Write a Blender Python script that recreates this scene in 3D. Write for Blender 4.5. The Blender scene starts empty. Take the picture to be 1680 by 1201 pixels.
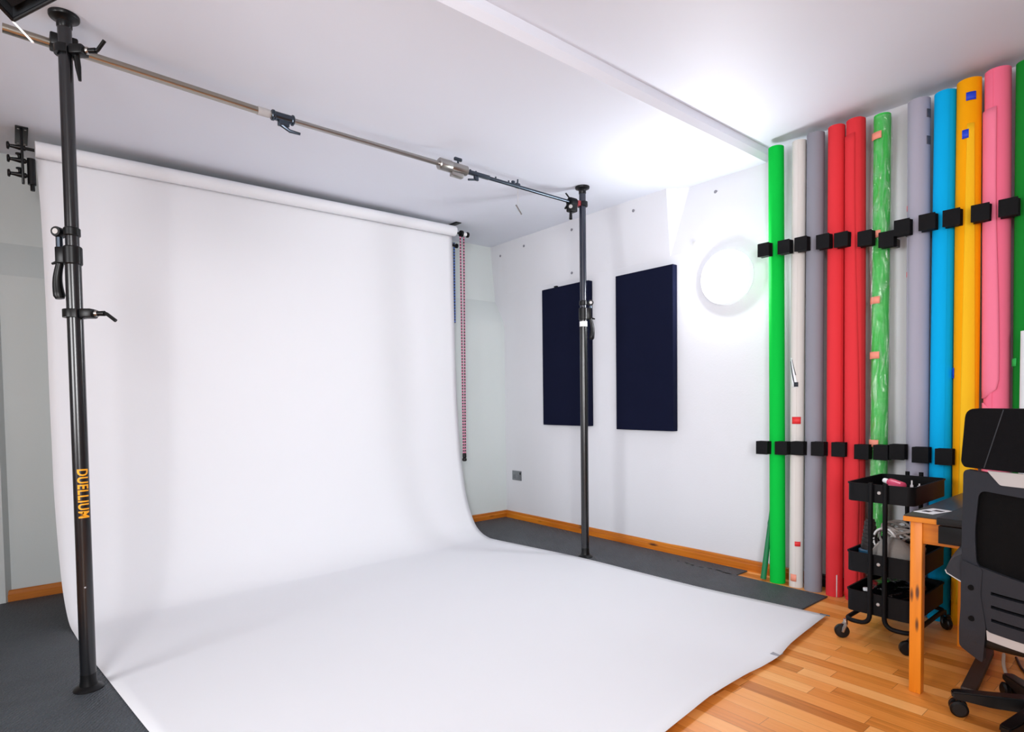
import bpy, bmesh, math, random
from mathutils import Vector, Matrix
random.seed(7)
PI = math.pi
scene = bpy.context.scene
COL = scene.collection

# ------------------------------------------------------------------ helpers
def lin(h):
    h = h.lstrip('#')
    v = [int(h[i:i+2], 16)/255 for i in (0, 2, 4)]
    return tuple((c/12.92 if c <= .04045 else ((c+.055)/1.055)**2.4) for c in v) + (1.0,)

def mat(name, col, rough=.5, metal=0., var=0., vscale=8., bump=0., bscale=60., spec=None, sheen=0., emit=None, estr=0.):
    m = bpy.data.materials.new(name); m.use_nodes = True
    nt = m.node_tree; N = nt.nodes; L = nt.links
    b = N['Principled BSDF']
    c = lin(col) if isinstance(col, str) else col
    b.inputs['Base Color'].default_value = c
    b.inputs['Roughness'].default_value = rough
    b.inputs['Metallic'].default_value = metal
    if spec is not None: b.inputs['Specular IOR Level'].default_value = spec
    if sheen: b.inputs['Sheen Weight'].default_value = sheen
    if emit:
        b.inputs['Emission Color'].default_value = lin(emit); b.inputs['Emission Strength'].default_value = estr
    tc = N.new('ShaderNodeTexCoord')
    if var:
        n = N.new('ShaderNodeTexNoise'); n.inputs['Scale'].default_value = vscale; n.inputs['Detail'].default_value = 4
        L.new(tc.outputs['Object'], n.inputs['Vector'])
        mx = N.new('ShaderNodeMix'); mx.data_type = 'RGBA'
        mx.inputs[6].default_value = tuple(x*(1-var) for x in c[:3])+(1,)
        mx.inputs[7].default_value = tuple(min(1, x*(1+var)) for x in c[:3])+(1,)
        L.new(n.outputs['Fac'], mx.inputs[0]); L.new(mx.outputs[2], b.inputs['Base Color'])
    if bump:
        n2 = N.new('ShaderNodeTexNoise'); n2.inputs['Scale'].default_value = bscale; n2.inputs['Detail'].default_value = 3
        L.new(tc.outputs['Object'], n2.inputs['Vector'])
        bp = N.new('ShaderNodeBump'); bp.inputs['Strength'].default_value = bump; bp.inputs['Distance'].default_value = .01
        L.new(n2.outputs['Fac'], bp.inputs['Height']); L.new(bp.outputs['Normal'], b.inputs['Normal'])
    return m

def math_node(N, L, op, a, b=None):
    n = N.new('ShaderNodeMath'); n.operation = op
    for i, v in enumerate((a, b)):
        if v is None: continue
        if isinstance(v, (int, float)): n.inputs[i].default_value = v
        else: L.new(v, n.inputs[i])
    return n.outputs[0]

def wood(name, c1, c2, c3, axis='X', rough=.4, knots=True, scale=1.):
    """pine: grain stretched along one axis, with a few dark knots"""
    m = bpy.data.materials.new(name); m.use_nodes = True
    nt = m.node_tree; N = nt.nodes; L = nt.links; b = N['Principled BSDF']
    tc = N.new('ShaderNodeTexCoord'); mp = N.new('ShaderNodeMapping')
    s = {'X': (1.2, 26, 26), 'Y': (26, 1.2, 26), 'Z': (26, 26, 1.2)}[axis]
    mp.inputs['Scale'].default_value = tuple(v*scale for v in s)
    L.new(tc.outputs['Object'], mp.inputs['Vector'])
    n = N.new('ShaderNodeTexNoise'); n.inputs['Scale'].default_value = 1.5; n.inputs['Detail'].default_value = 6
    L.new(mp.outputs[0], n.inputs['Vector'])
    r = N.new('ShaderNodeValToRGB'); r.color_ramp.elements[0].color = lin(c1); r.color_ramp.elements[1].color = lin(c2)
    r.color_ramp.elements[0].position = .3; r.color_ramp.elements[1].position = .7
    L.new(n.outputs['Fac'], r.inputs[0]); out = r.outputs[0]
    if knots:
        mp2 = N.new('ShaderNodeMapping'); s2 = {'X': (3.6, 16, 16), 'Y': (16, 3.6, 16), 'Z': (24, 24, 5.5)}[axis]
        mp2.inputs['Scale'].default_value = s2; L.new(tc.outputs['Object'], mp2.inputs['Vector'])
        v = N.new('ShaderNodeTexVoronoi'); v.inputs['Scale'].default_value = 1.; L.new(mp2.outputs[0], v.inputs['Vector'])
        r2 = N.new('ShaderNodeValToRGB'); r2.color_ramp.elements[0].position = .09; r2.color_ramp.elements[1].position = .19
        r2.color_ramp.elements[0].color = (1, 1, 1, 1); r2.color_ramp.elements[1].color = (0, 0, 0, 1)
        L.new(v.outputs['Distance'], r2.inputs[0])
        mx = N.new('ShaderNodeMix'); mx.data_type = 'RGBA'; L.new(r2.outputs[0], mx.inputs[0])
        L.new(out, mx.inputs[6]); mx.inputs[7].default_value = lin(c3); out = mx.outputs[2]
    L.new(out, b.inputs['Base Color']); b.inputs['Roughness'].default_value = rough
    return m

def tag(o, label=None, cat=None, group=None, kind=None):
    if label: o['label'] = label
    if cat: o['category'] = cat
    if group: o['group'] = group
    if kind: o['kind'] = kind
    return o

def empty(name, loc, label, cat, group=None):
    o = bpy.data.objects.new(name, None); COL.objects.link(o)
    o.location = loc; o.empty_display_size = .05
    return tag(o, label, cat, group)

def origin_of(o):
    v = Vector((0, 0, 0))
    while o is not None:
        v = v + Vector(o.location); o = o.parent
    return v

def build(name, bm, m, parent=None, smooth=35, at=None, label=None):
    """links the bmesh (world coordinates) as ONE mesh object; with `at`, its origin goes there"""
    bmesh.ops.recalc_face_normals(bm, faces=bm.faces[:])
    o = bpy.data.objects.new(name, bpy.data.meshes.new(name))
    off = Vector((0, 0, 0))
    if parent is not None: off = origin_of(parent)
    loc = Vector(at) - off if at is not None else Vector((0, 0, 0))
    bmesh.ops.translate(bm, verts=bm.verts[:], vec=-(off+loc))
    bm.to_mesh(o.data); bm.free()
    o.location = loc
    if parent is not None: o.parent = parent
    for x in (m if isinstance(m, (list, tuple)) else [m]): o.data.materials.append(x)
    COL.objects.link(o)
    if smooth:
        o.data.polygons.foreach_set('use_smooth', [True]*len(o.data.polygons))
        o.data.set_sharp_from_angle(angle=math.radians(smooth))
    if label: o['label'] = label
    return o

def BM(): return bmesh.new()

def box(bm, lo, hi, bev=0., seg=2, M=None):
    lo = Vector(lo); hi = Vector(hi); t = bmesh.new()
    bmesh.ops.create_cube(t, size=1)
    for v in t.verts:
        v.co = Vector(((lo[i]+hi[i])/2 + v.co[i]*(hi[i]-lo[i]) for i in range(3)))
    if bev: bmesh.ops.bevel(t, geom=t.edges[:], offset=bev, segments=seg, affect='EDGES', profile=.5)
    return merge(bm, t, M)

def merge(bm, t, M=None, mi=0):
    if M is not None: bmesh.ops.transform(t, matrix=M, verts=t.verts[:])
    mp = {v: bm.verts.new(v.co) for v in t.verts}
    for f in t.faces:
        try:
            nf = bm.faces.new([mp[v] for v in f.verts]); nf.material_index = mi or f.material_index
        except ValueError: pass
    t.free()
    return bm

def frame(d):
    d = Vector(d).normalized()
    a = Vector((0, 0, 1)) if abs(d.z) < .9 else Vector((1, 0, 0))
    u = d.cross(a).normalized(); v = d.cross(u).normalized()
    return u, v

def sweep(bm, pts, r, seg=12, cap=True, sy=1.):
    """tube along a polyline; r is a number or a list"""
    pts = [Vector(p) for p in pts]; n = len(pts)
    rs = r if isinstance(r, (list, tuple)) else [r]*n
    tang = []
    for i in range(n):
        a = pts[max(0, i-1)]; b = pts[min(n-1, i+1)]
        tang.append((b-a).normalized() if (b-a).length > 1e-9 else Vector((0, 0, 1)))
    u, v = frame(tang[0]); rings = []
    for i in range(n):
        if i:
            q = tang[i-1].rotation_difference(tang[i]); u = q @ u; v = q @ v
        rings.append([bm.verts.new(pts[i] + (u*math.cos(2*PI*k/seg) + v*math.sin(2*PI*k/seg)*sy)*rs[i]) for k in range(seg)])
    for a, b in zip(rings, rings[1:]):
        for k in range(seg): bm.faces.new((a[k], a[(k+1) % seg], b[(k+1) % seg], b[k]))
    if cap: bm.faces.new(rings[0][::-1]); bm.faces.new(rings[-1])
    return bm

def rounded(pts, r, n=6):
    """polyline with rounded corners"""
    pts = [Vector(p) for p in pts]; out = [pts[0]]
    for a, b, c in zip(pts, pts[1:], pts[2:]):
        d1 = (a-b); d2 = (c-b); k = min(r, d1.length*.49, d2.length*.49)
        p = b+d1.normalized()*k; q = b+d2.normalized()*k
        for i in range(n+1):
            t = i/n; out.append(p*(1-t)**2 + b*2*t*(1-t) + q*t*t)
    out.append(pts[-1]); return out

def lathe(bm, prof, c=(0, 0, 0), axis=(0, 0, 1), seg=24, caps=True):
    """prof: list of (radius, distance along axis)"""
    c = Vector(c); d = Vector(axis).normalized(); u, v = frame(d); rings = []
    for r, h in prof:
        rings.append([bm.verts.new(c + d*h + (u*math.cos(2*PI*k/seg)+v*math.sin(2*PI*k/seg))*max(r, 1e-4)) for k in range(seg)])
    for a, b in zip(rings, rings[1:]):
        for k in range(seg): bm.faces.new((a[k], a[(k+1) % seg], b[(k+1) % seg], b[k]))
    if caps: bm.faces.new(rings[0][::-1]); bm.faces.new(rings[-1])
    return bm

def prism(bm, poly, z0, z1, bev=0.):
    """polygon in x,y extruded along z"""
    t = bmesh.new()
    a = [t.verts.new((x, y, z0)) for x, y in poly]; b = [t.verts.new((x, y, z1)) for x, y in poly]
    n = len(poly); t.faces.new(a[::-1]); top = t.faces.new(b)
    for i in range(n): t.faces.new((a[i], a[(i+1) % n], b[(i+1) % n], b[i]))
    if bev: bmesh.ops.bevel(t, geom=list(top.edges), offset=bev, segments=2, affect='EDGES', profile=.5)
    return merge(bm, t)

def rrect(x0, y0, x1, y1, r, n=5):
    out = []
    for cx, cy, a in ((x1-r, y1-r, 0), (x0+r, y1-r, PI/2), (x0+r, y0+r, PI), (x1-r, y0+r, 1.5*PI)):
        for i in range(n+1):
            t = a+i/n*PI/2; out.append((cx+r*math.cos(t), cy+r*math.sin(t)))
    return out

def catmull(pts, n):
    """resample a list of tuples smoothly (n points)"""
    P = [Vector(p) for p in pts]; P = [P[0]*2-P[1]]+P+[P[-1]*2-P[-2]]; m = len(P)-3; out = []
    for i in range(n):
        t = i/(n-1)*m; k = min(int(t), m-1); f = t-k
        a, b, c, d = P[k:k+4]
        out.append(.5*((2*b)+(c-a)*f+(2*a-5*b+4*c-d)*f*f+(3*b-a-3*c+d)*f**3))
    return out

def dup(o, loc=None, label=None, parent=None):
    c = o.copy(); COL.objects.link(c); c.parent = parent
    if loc is not None: c.location = loc
    if label: c['label'] = label
    for ch in list(o.children): dup(ch, parent=c)
    return c

# ------------------------------------------------------------------ materials
M = {}
M['wall'] = mat('wall_paint', '#dcdde2', .75, var=.02, vscale=3, bump=.06, bscale=90)
M['ceil'] = mat('ceiling_paint', '#e5e9f3', .6, var=.015, vscale=2)
M['paper'] = mat('white_paper', '#eaebef', .85, var=.008, vscale=2)
M['black'] = mat('black_plastic', '#08090b', .36, spec=.3)
M['blackmat'] = mat('black_matte', '#0c0d10', .55, spec=.15, bump=.06, bscale=300)
M['pole'] = mat('black_anodised_tube', '#0b0d12', .26, spec=.7)
M['poleup'] = mat('dark_blue_tube', '#141a2b', .25, spec=.7)
M['chrome'] = mat('brushed_steel', '#a9a6a2', .28, 1.)
M['brassy'] = mat('warm_steel', '#a39d92', .27, 1.)
M['dsteel'] = mat('dark_steel', '#4a525c', .3, 1.)
M['red'] = mat('red_paint', '#8c2a30', .4)
M['navy'] = mat('navy_fabric', '#0a0f28', .9, spec=.15, var=.2, vscale=180, bump=.2, bscale=400)
M['holder'] = mat('black_foam', '#111113', .7, spec=.15, var=.2, vscale=60, bump=.12, bscale=200)
M['white'] = mat('white_plastic', '#f0f0f0', .4)
M['glow'] = mat('lit_diffuser', '#ffffff', .4, emit='#f7f9ff', estr=95.)
M['rim'] = mat('lamp_rim', '#f3f4f6', .35, emit='#f2f6ff', estr=.35)
M['pine_x'] = wood('pine_along_x', '#b4600f', '#dc861f', '#4f2608', 'X')
M['pine_y'] = wood('pine_along_y', '#a8580c', '#cf7c1c', '#4f2608', 'Y')
M['pine_z'] = wood('pine_along_z', '#d0720c', '#e88a1c', '#5a2c0a', 'Z', .45)
M['orange'] = mat('orange_lettering', '#f5a412', .5)
M['tape_red'] = mat('red_tape', '#e0282c', .5)
M['tape_coral'] = mat('coral_tape', '#f59a82', .5)
M['tape_blue'] = mat('blue_tape', '#1440d8', .5)
M['tape_grey'] = mat('grey_tape', '#9a9aa2', .5)
M['tape_green'] = mat('green_tape', '#22cf5a', .5)
M['card'] = mat('white_card', '#eef1f4', .6)
M['ink'] = mat('dark_ink', '#1c222c', .6)
M['pink'] = mat('pink_plastic', '#d8486c', .35)
M['cable'] = mat('grey_cable', '#b2aca6', .5)
M['pouch'] = mat('grey_fabric', '#8d8984', .9, var=.12, vscale=40, bump=.2, bscale=250)
M['ring'] = mat('blue_ring', '#2b5a78', .35)
M['mesh'] = mat('black_mesh_fabric', '#060607', .85, spec=.15, var=.3, vscale=300, bump=.3, bscale=500)
M['chair'] = mat('charcoal_plastic', '#2a2c32', .6, spec=.2, bump=.06, bscale=350)
M['fabric'] = mat('black_upholstery', '#0b0b0e', .92, spec=.15, var=.2, vscale=200, bump=.25, bscale=450)
M['seam'] = mat('seam_thread', '#2c3036', .8)
M['silver'] = mat('silver_plastic', '#b6b3b2', .4)
M['bag'] = mat('black_bag', '#0a0b0e', .22, bump=.9, bscale=28)
M['desktop'] = mat('dark_desktop', '#2a2624', .36, var=.3, vscale=7)
M['pad'] = mat('black_desk_pad', '#131213', .45, spec=.3, bump=.12, bscale=220)
M['hole'] = mat('grey_plug', '#85858d', .6)
M['wand'] = mat('white_gloss', '#f3f3f5', .3)

def floor_mat():
    m = bpy.data.materials.new('strip_parquet'); m.use_nodes = True
    nt = m.node_tree; N = nt.nodes; L = nt.links; b = N['Principled BSDF']
    tc = N.new('ShaderNodeTexCoord'); sx = N.new('ShaderNodeSeparateXYZ'); L.new(tc.outputs['Object'], sx.inputs[0])
    W = .066; LEN = .42
    ry = math_node(N, L, 'DIVIDE', sx.outputs[1], W); row = math_node(N, L, 'FLOOR', ry)
    wn = N.new('ShaderNodeTexWhiteNoise'); wn.noise_dimensions = '1D'; L.new(row, wn.inputs['W'])
    off = math_node(N, L, 'MULTIPLY', wn.outputs['Value'], 7.3)
    rx = math_node(N, L, 'ADD', math_node(N, L, 'DIVIDE', sx.outputs[0], LEN), off)
    cell = math_node(N, L, 'FLOOR', rx)
    cb = N.new('ShaderNodeCombineXYZ'); L.new(row, cb.inputs[0]); L.new(cell, cb.inputs[1])
    w2 = N.new('ShaderNodeTexWhiteNoise'); w2.noise_dimensions = '2D'; L.new(cb.outputs[0], w2.inputs['Vector'])
    mp = N.new('ShaderNodeMapping'); mp.inputs['Scale'].default_value = (2.5, 60, 1)
    va = N.new('ShaderNodeVectorMath'); va.operation = 'ADD'; L.new(tc.outputs['Object'], va.inputs[0]); L.new(w2.outputs['Color'], va.inputs[1])
    L.new(va.outputs[0], mp.inputs['Vector'])
    gn = N.new('ShaderNodeTexNoise'); gn.inputs['Scale'].default_value = 1.6; gn.inputs['Detail'].default_value = 5; L.new(mp.outputs[0], gn.inputs['Vector'])
    f = math_node(N, L, 'ADD', math_node(N, L, 'MULTIPLY', w2.outputs['Value'], .72), math_node(N, L, 'MULTIPLY', gn.outputs['Fac'], .38))
    r = N.new('ShaderNodeValToRGB'); e = r.color_ramp.elements
    e[0].position = .12; e[0].color = lin('#b05f0a'); e[1].position = .95; e[1].color = lin('#ffb86c')
    k = e.new(.34); k.color = lin('#e48c36'); k = e.new(.62); k.color = lin('#f49f4c')
    L.new(f, r.inputs[0])
    fy = math_node(N, L, 'FRACT', ry); fx = math_node(N, L, 'FRACT', rx)
    def edge(v, w):
        a = math_node(N, L, 'LESS_THAN', v, w); c = math_node(N, L, 'GREATER_THAN', v, 1-w); return math_node(N, L, 'MAXIMUM', a, c)
    gap = math_node(N, L, 'MAXIMUM', edge(fy, .012), edge(fx, .0025))
    mx = N.new('ShaderNodeMix'); mx.data_type = 'RGBA'
    L.new(math_node(N, L, 'MULTIPLY', gap, .55), mx.inputs[0]); L.new(r.outputs[0], mx.inputs[6]); mx.inputs[7].default_value = lin('#6b3a10')
    L.new(mx.outputs[2], b.inputs['Base Color']); b.inputs['Roughness'].default_value = .38
    return m
M['floor'] = floor_mat()

def tile_mat():
    m = bpy.data.materials.new('ribbed_foam'); m.use_nodes = True
    nt = m.node_tree; N = nt.nodes; L = nt.links; b = N['Principled BSDF']
    tc = N.new('ShaderNodeTexCoord')
    w = N.new('ShaderNodeTexWave'); w.wave_type = 'BANDS'; w.bands_direction = 'Y'
    w.inputs['Scale'].default_value = 26; w.inputs['Distortion'].default_value = 3.; w.inputs['Detail'].default_value = 1; w.inputs['Detail Scale'].default_value = 3.
    mp = N.new('ShaderNodeMapping'); mp.inputs['Rotation'].default_value = (0, 0, .6)
    L.new(tc.outputs['Object'], mp.inputs[0]); L.new(mp.outputs[0], w.inputs['Vector'])
    n = N.new('ShaderNodeTexNoise'); n.inputs['Scale'].default_value = 3; L.new(tc.outputs['Object'], n.inputs['Vector'])
    r = N.new('ShaderNodeValToRGB'); r.color_ramp.elements[0].color = lin('#363b40'); r.color_ramp.elements[1].color = lin('#4c5359')
    L.new(n.outputs['Fac'], r.inputs[0]); L.new(r.outputs[0], b.inputs['Base Color'])
    bp = N.new('ShaderNodeBump'); bp.inputs['Strength'].default_value = .8; bp.inputs['Distance'].default_value = .004
    L.new(w.outputs['Fac'], bp.inputs['Height']); L.new(bp.outputs[0], b.inputs['Normal'])
    b.inputs['Roughness'].default_value = .55
    return m
M['tile'] = tile_mat()

def chain_mat(name, c1, c2):
    m = bpy.data.materials.new(name); m.use_nodes = True
    nt = m.node_tree; N = nt.nodes; L = nt.links; b = N['Principled BSDF']
    tc = N.new('ShaderNodeTexCoord'); s = N.new('ShaderNodeSeparateXYZ'); L.new(tc.outputs['Object'], s.inputs[0])
    f = math_node(N, L, 'FRACT', math_node(N, L, 'DIVIDE', s.outputs[2], .024))
    t = math_node(N, L, 'GREATER_THAN', f, .5)
    mx = N.new('ShaderNodeMix'); mx.data_type = 'RGBA'; L.new(t, mx.inputs[0])
    mx.inputs[6].default_value = lin(c1); mx.inputs[7].default_value = lin(c2)
    L.new(mx.outputs[2], b.inputs['Base Color']); b.inputs['Roughness'].default_value = .4
    return m
M['chain_pink'] = chain_mat('pink_bead_chain', '#e48aac', '#2a0a18')
M['chain_blue'] = chain_mat('blue_bead_chain', '#4a7ad8', '#0c1a48')

def plastic_mat():
    m = bpy.data.materials.new('clear_wrap'); m.use_nodes = True
    nt = m.node_tree; N = nt.nodes; L = nt.links
    for n in list(N): N.remove(n)
    o = N.new('ShaderNodeOutputMaterial'); mix = N.new('ShaderNodeMixShader')
    t = N.new('ShaderNodeBsdfTransparent'); t.inputs[0].default_value = (.93, .96, .93, 1)
    g = N.new('ShaderNodeBsdfGlossy'); g.inputs['Color'].default_value = (.95, 1, .95, 1); g.inputs['Roughness'].default_value = .10
    tc = N.new('ShaderNodeTexCoord'); mp = N.new('ShaderNodeMapping'); mp.inputs['Scale'].default_value = (30, 30, 7); L.new(tc.outputs['Object'], mp.inputs[0])
    n = N.new('ShaderNodeTexNoise'); n.inputs['Scale'].default_value = 1.; n.inputs['Detail'].default_value = 5; n.inputs['Distortion'].default_value = 1.5
    L.new(mp.outputs[0], n.inputs['Vector'])
    bp = N.new('ShaderNodeBump'); bp.inputs['Strength'].default_value = 1.; bp.inputs['Distance'].default_value = .03
    L.new(n.outputs['Fac'], bp.inputs['Height']); L.new(bp.outputs[0], g.inputs['Normal'])
    r = N.new('ShaderNodeValToRGB'); r.color_ramp.elements[0].position = .45; r.color_ramp.elements[0].color = (.07, .07, .07, 1)
    r.color_ramp.elements[1].position = .75; r.color_ramp.elements[1].color = (.34, .34, .34, 1)
    L.new(n.outputs['Fac'], r.inputs[0]); L.new(r.outputs[0], mix.inputs[0])
    L.new(t.outputs[0], mix.inputs[1]); L.new(g.outputs[0], mix.inputs[2]); L.new(mix.outputs[0], o.inputs[0])
    return m
M['wrap'] = plastic_mat()

# ------------------------------------------------------------------ the room
XR, YF = 6.4, -6.2          # walls out of view: right of and behind the camera
def struct(name, bm, m, smooth=0): return tag(build(name, bm, m, smooth=smooth), kind='structure')

bm = BM(); box(bm, (-.1, YF-.1, -.1), (XR+.1, .3, 0)); struct('floor', bm, M['floor'])

# ceiling: low part on the left, step up at x = 2.6 with a bevelled edge
bm = BM()
prof = [(-.2, 2.5), (2.585, 2.5), (2.606, 2.531), (2.606, 2.572), (XR+.1, 2.572), (XR+.1, 2.75), (-.2, 2.75)]
a = [bm.verts.new((x, YF-.1, z)) for x, z in prof]; b = [bm.verts.new((x, .4, z)) for x, z in prof]
bm.faces.new(a); bm.faces.new(b[::-1])
for i in range(len(prof)): bm.faces.new((a[i], a[(i+1) % len(prof)], b[(i+1) % len(prof)], b[i]))
struct('ceiling', bm, M['ceil'])

# back wall: two planes that part towards the top, at x = 1.95
bm = BM()
def yb(x, z):
    k = max(0, z-2.05)
    if x < 1.95: return .047-.10*k
    if x < 2.09: return .047+.006*(x-1.95)/.14+(-.10+.21*(x-1.95)/.14)*k
    f = min(1, (x-2.09)/.565)
    return .053+.024*f+(.11-.01*f)*k
def ywall(x, z): return yb(x, z)
xs = [-.15, 1.94, 2.09, 2.655, XR+.1]
g = [[bm.verts.new((x, yb(x, z), z)) for z in (0, 2.05, 2.62)] for x in xs]
h = [bm.verts.new((x, .35, z)) for x in (xs[0], xs[-1]) for z in (0, 2.62)]
for i in range(4):
    for k in range(2): bm.faces.new((g[i][k], g[i+1][k], g[i+1][k+1], g[i][k+1]))
bm.faces.new((h[0], h[2], h[3], h[1])); bm.faces.new((g[0][0], g[0][1], g[0][2], h[1], h[0])); bm.faces.new((g[4][0], h[2], h[3], g[4][2], g[4][1]))
bm.faces.new([g[0][2], g[1][2], g[2][2], g[3][2], g[4][2], h[3], h[1]]); bm.faces.new([g[0][0], h[0], h[2], g[4][0], g[3][0], g[2][0], g[1][0]])
struct('wall_back', bm, M['wall'])

# left wall: lower part stands proud with a sloped ledge, shallow pilasters at both ends
def left_profile(d): return [(-.25, 0), (.12+d, 0), (.12+d, 1.72), (.105+d, 1.80), (-.015+d, 2.0), (-.015+d, 2.7), (-.25, 2.7)]
bm = BM()
stations = [(YF-.1, .045), (-3.51, .045), (-3.485, 0), (-.315, 0), (-.27, .014), (.2, .014)]
rings = [[bm.verts.new((x, y, z)) for x, z in left_profile(d)] for y, d in stations]
for p, q in zip(rings, rings[1:]):
    for i in range(7): bm.faces.new((p[i], p[(i+1) % 7], q[(i+1) % 7], q[i]))
bm.faces.new(rings[0]); bm.faces.new(rings[-1][::-1])
struct('wall_left', bm, mat('wall_paint_cool', '#d5dcdb', .75, var=.02, vscale=3, bump=.06, bscale=90), 20)
bm = BM(); box(bm, (XR, YF-.1, 0), (XR+.1, .3, 2.6)); struct('wall_right', bm, M['wall'])
bm = BM(); box(bm, (-.2, YF-.1, 0), (XR+.1, YF, 2.6)); struct('wall_front', bm, M['wall'])

def skirting(name, p0, p1, n, m, h=.068, t=.018, z0=0.):
    """profiled board from p0 to p1, n = direction into the room"""
    p0 = Vector(p0+(0,)); p1 = Vector(p1+(0,)); n = Vector(n+(0,))
    pr = [(0, z0), (t, z0), (t, h*.62), (t*.8, h*.68), (t*.72, h*.93), (t*.4, h), (0, h)]
    bm = BM(); a = [bm.verts.new(p0+n*d+Vector((0, 0, z))) for d, z in pr]; b = [bm.verts.new(p1+n*d+Vector((0, 0, z))) for d, z in pr]
    bm.faces.new(a); bm.faces.new(b[::-1])
    for i in range(7): bm.faces.new((a[i], a[(i+1) % 7], b[(i+1) % 7], b[i]))
    return struct(name, bm, m)
skirting('baseboard_back', (.13, .047), (2.90, .060), (0, -1), M['pine_x'])
skirting('baseboard_left', (.132, -3.6), (.132, .03), (1, 0), M['pine_y'])
M['darkskirt'] = mat('dark_skirting', '#1b1714', .6)
skirting('trim_1', (2.90, .077), (XR, .077), (0, -1), M['darkskirt'], h=.07)

# ------------------------------------------------------------------ foam floor tiles (interlocking)
TZ = .008
def seam(p, q, knobs, amp=.016):
    """wavy puzzle seam between two corners, the same for both neighbours"""
    p = Vector(p); q = Vector(q); d = q-p; L_ = d.length
    if not knobs: return [p, q]
    t = d/L_; n = Vector((-t.y, t.x)); out = [p]; k = max(2, round(L_/.12)); w = L_/k
    for i in range(k):
        s = 1 if i % 2 == 0 else -1; c = (i+.5)*w
        for a, b in ((-.22, 0), (-.36, .55), (-.3, .9), (-.12, 1.), (.12, 1.), (.3, .9), (.36, .55), (.22, 0)):
            out.append(p+t*(c+a*w*.9)+n*(amp*s*b))
    out.append(q); return out
def tile(x0, y0, x1, y1, kn, label, gap=.0012):
    """kn: which of south, east, north, west edges are jigsaw edges"""
    S = seam((x0, y0), (x1, y0), kn[0]); Ee = seam((x1, y0), (x1, y1), kn[1])
    Nn = seam((x0, y1), (x1, y1), kn[2])[::-1]; Ww = seam((x0, y0), (x0, y1), kn[3])[::-1]
    poly = S[:-1]+Ee[:-1]+Nn[:-1]+Ww[:-1]
    bm = BM(); prism(bm, [(v.x, v.y) for v in poly], 0, TZ, gap)
    o = build('foam_floor_tile', bm, M['tile'], smooth=0, at=((x0+x1)/2, (y0+y1)/2, 0))
    tag(o, label, 'floor mat', 'interlocking foam floor tiles')
ya = -.112; yb1 = -.712
xt = [.145, .645, 1.245, 1.845, 2.445, 3.045]
rowlab = ['dark grey foam floor tile in the back corner behind the hanging white paper',
          'dark grey foam floor tile between the paper curve and the right black pole',
          'dark grey foam floor tile under the foot of the right black pole',
          'dark grey foam floor tile along the paper edge below the bigger black wall panel',
          'dark grey foam floor tile with free right edge, in front of the bright green roll']
for i in range(5):
    tile(xt[i], yb1, xt[i+1], ya, (0, i < 4, i < 4, i > 0), rowlab[i])
striplab = ['narrow cut foam strip against the skirting at the back corner',
            'narrow cut foam strip against the skirting under the left black wall panel',
            'narrow cut foam strip against the skirting under the right black wall panel',
            'narrow cut foam strip against the skirting, ending at the bare wood patch']
for i in range(4):
    tile(xt[i], ya, xt[i+1] + (.07 if i == 3 else 0), .022, (1 if i < 4 else 0, i < 3, 0, i > 0), striplab[i])
xl = [.155, .80, 1.40, 2.00, 2.60]
names_l = ['at the pine skirting', 'behind the left black pole', 'under the foot of the left black pole', 'at the lower left corner of the view']
for i in range(4):
    tile(xl[i], -3.58, xl[i+1], -2.98, (1, i < 3, 0, i > 0), 'dark grey foam floor tile along the left paper edge, '+names_l[i])
for i in range(4):
    tile(xl[i], -4.18, xl[i+1], -3.58, (0, i < 3, 1, i > 0), 'dark grey foam floor tile one row out from the left paper edge, '+names_l[i].replace('under', 'beside'))

# ------------------------------------------------------------------ paper backdrop
root = empty('paper_backdrop', (.44, -2.0, 0), 'wide seamless white paper backdrop hanging from a roll and sweeping across the floor', 'backdrop')
RA = Vector((.455, -3.318, 2.402)); RB = Vector((.425, -.69, 2.436)); RR = .040
bm = BM(); ax = (RB-RA); lathe(bm, [(.028, 0), (RR, 0), (RR, ax.length), (.028, ax.length), (.028, ax.length-.02)], RA, ax, 32)
build('paper_roll', bm, M['paper'], root)
right = [(.385, -.69, 2.43), (.382, -.682, 2.0), (.384, -.676, 1.5), (.386, -.668, 1.1), (.402, -.662, .82), (.425, -.659, .60), (.479, -.654, .322), (.549, -.647, .150), (.620, -.640, .063), (.724, -.630, .018), (.84, -.618, .011), (1.2, -.572, .011), (1.631, -.520, .011), (2.1, -.506, .011), (2.52, -.490, .011), (2.85, -.455, .011), (3.172, -.428, .011)]
left = [(.415, -3.318, 2.40), (.46, -3.305, 2.1), (.50, -3.300, 1.60), (.54, -3.301, 1.13), (.565, -3.30, .86), (.59, -3.300, .66), (.64, -3.295, .42), (.71, -3.288, .217), (.78, -3.281, .11), (.87, -3.271, .035), (.98, -3.258, .012), (1.25, -3.235, .011), (1.60, -3.198, .011), (2.0, -3.155, .011), (2.40, -3.11, .011), (2.90, -3.06, .011), (3.36, -3.015, .011)]
NP = 120; Rr = catmull(right, NP); Ll = catmull(left, NP); NC = 26
FX = [(0, .0), (.10, .012), (.19, .017), (.24, .030), (.27, .024), (.34, .010), (.45, .004), (.51, .010), (.57, .012), (1, 0)]
def front_dx(t):
    for (a0, b0), (a1, b1) in zip(FX, FX[1:]):
        if t <= a1: return b0+(b1-b0)*(t-a0)/(a1-a0)
    return 0
def front_dz(t): return .004+.016*max(0, math.sin((t-.30)*9.0)) + (.010*math.sin(PI*t/.26) if t < .26 else 0)
bm = BM(); grid = []
NC = 60
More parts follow.
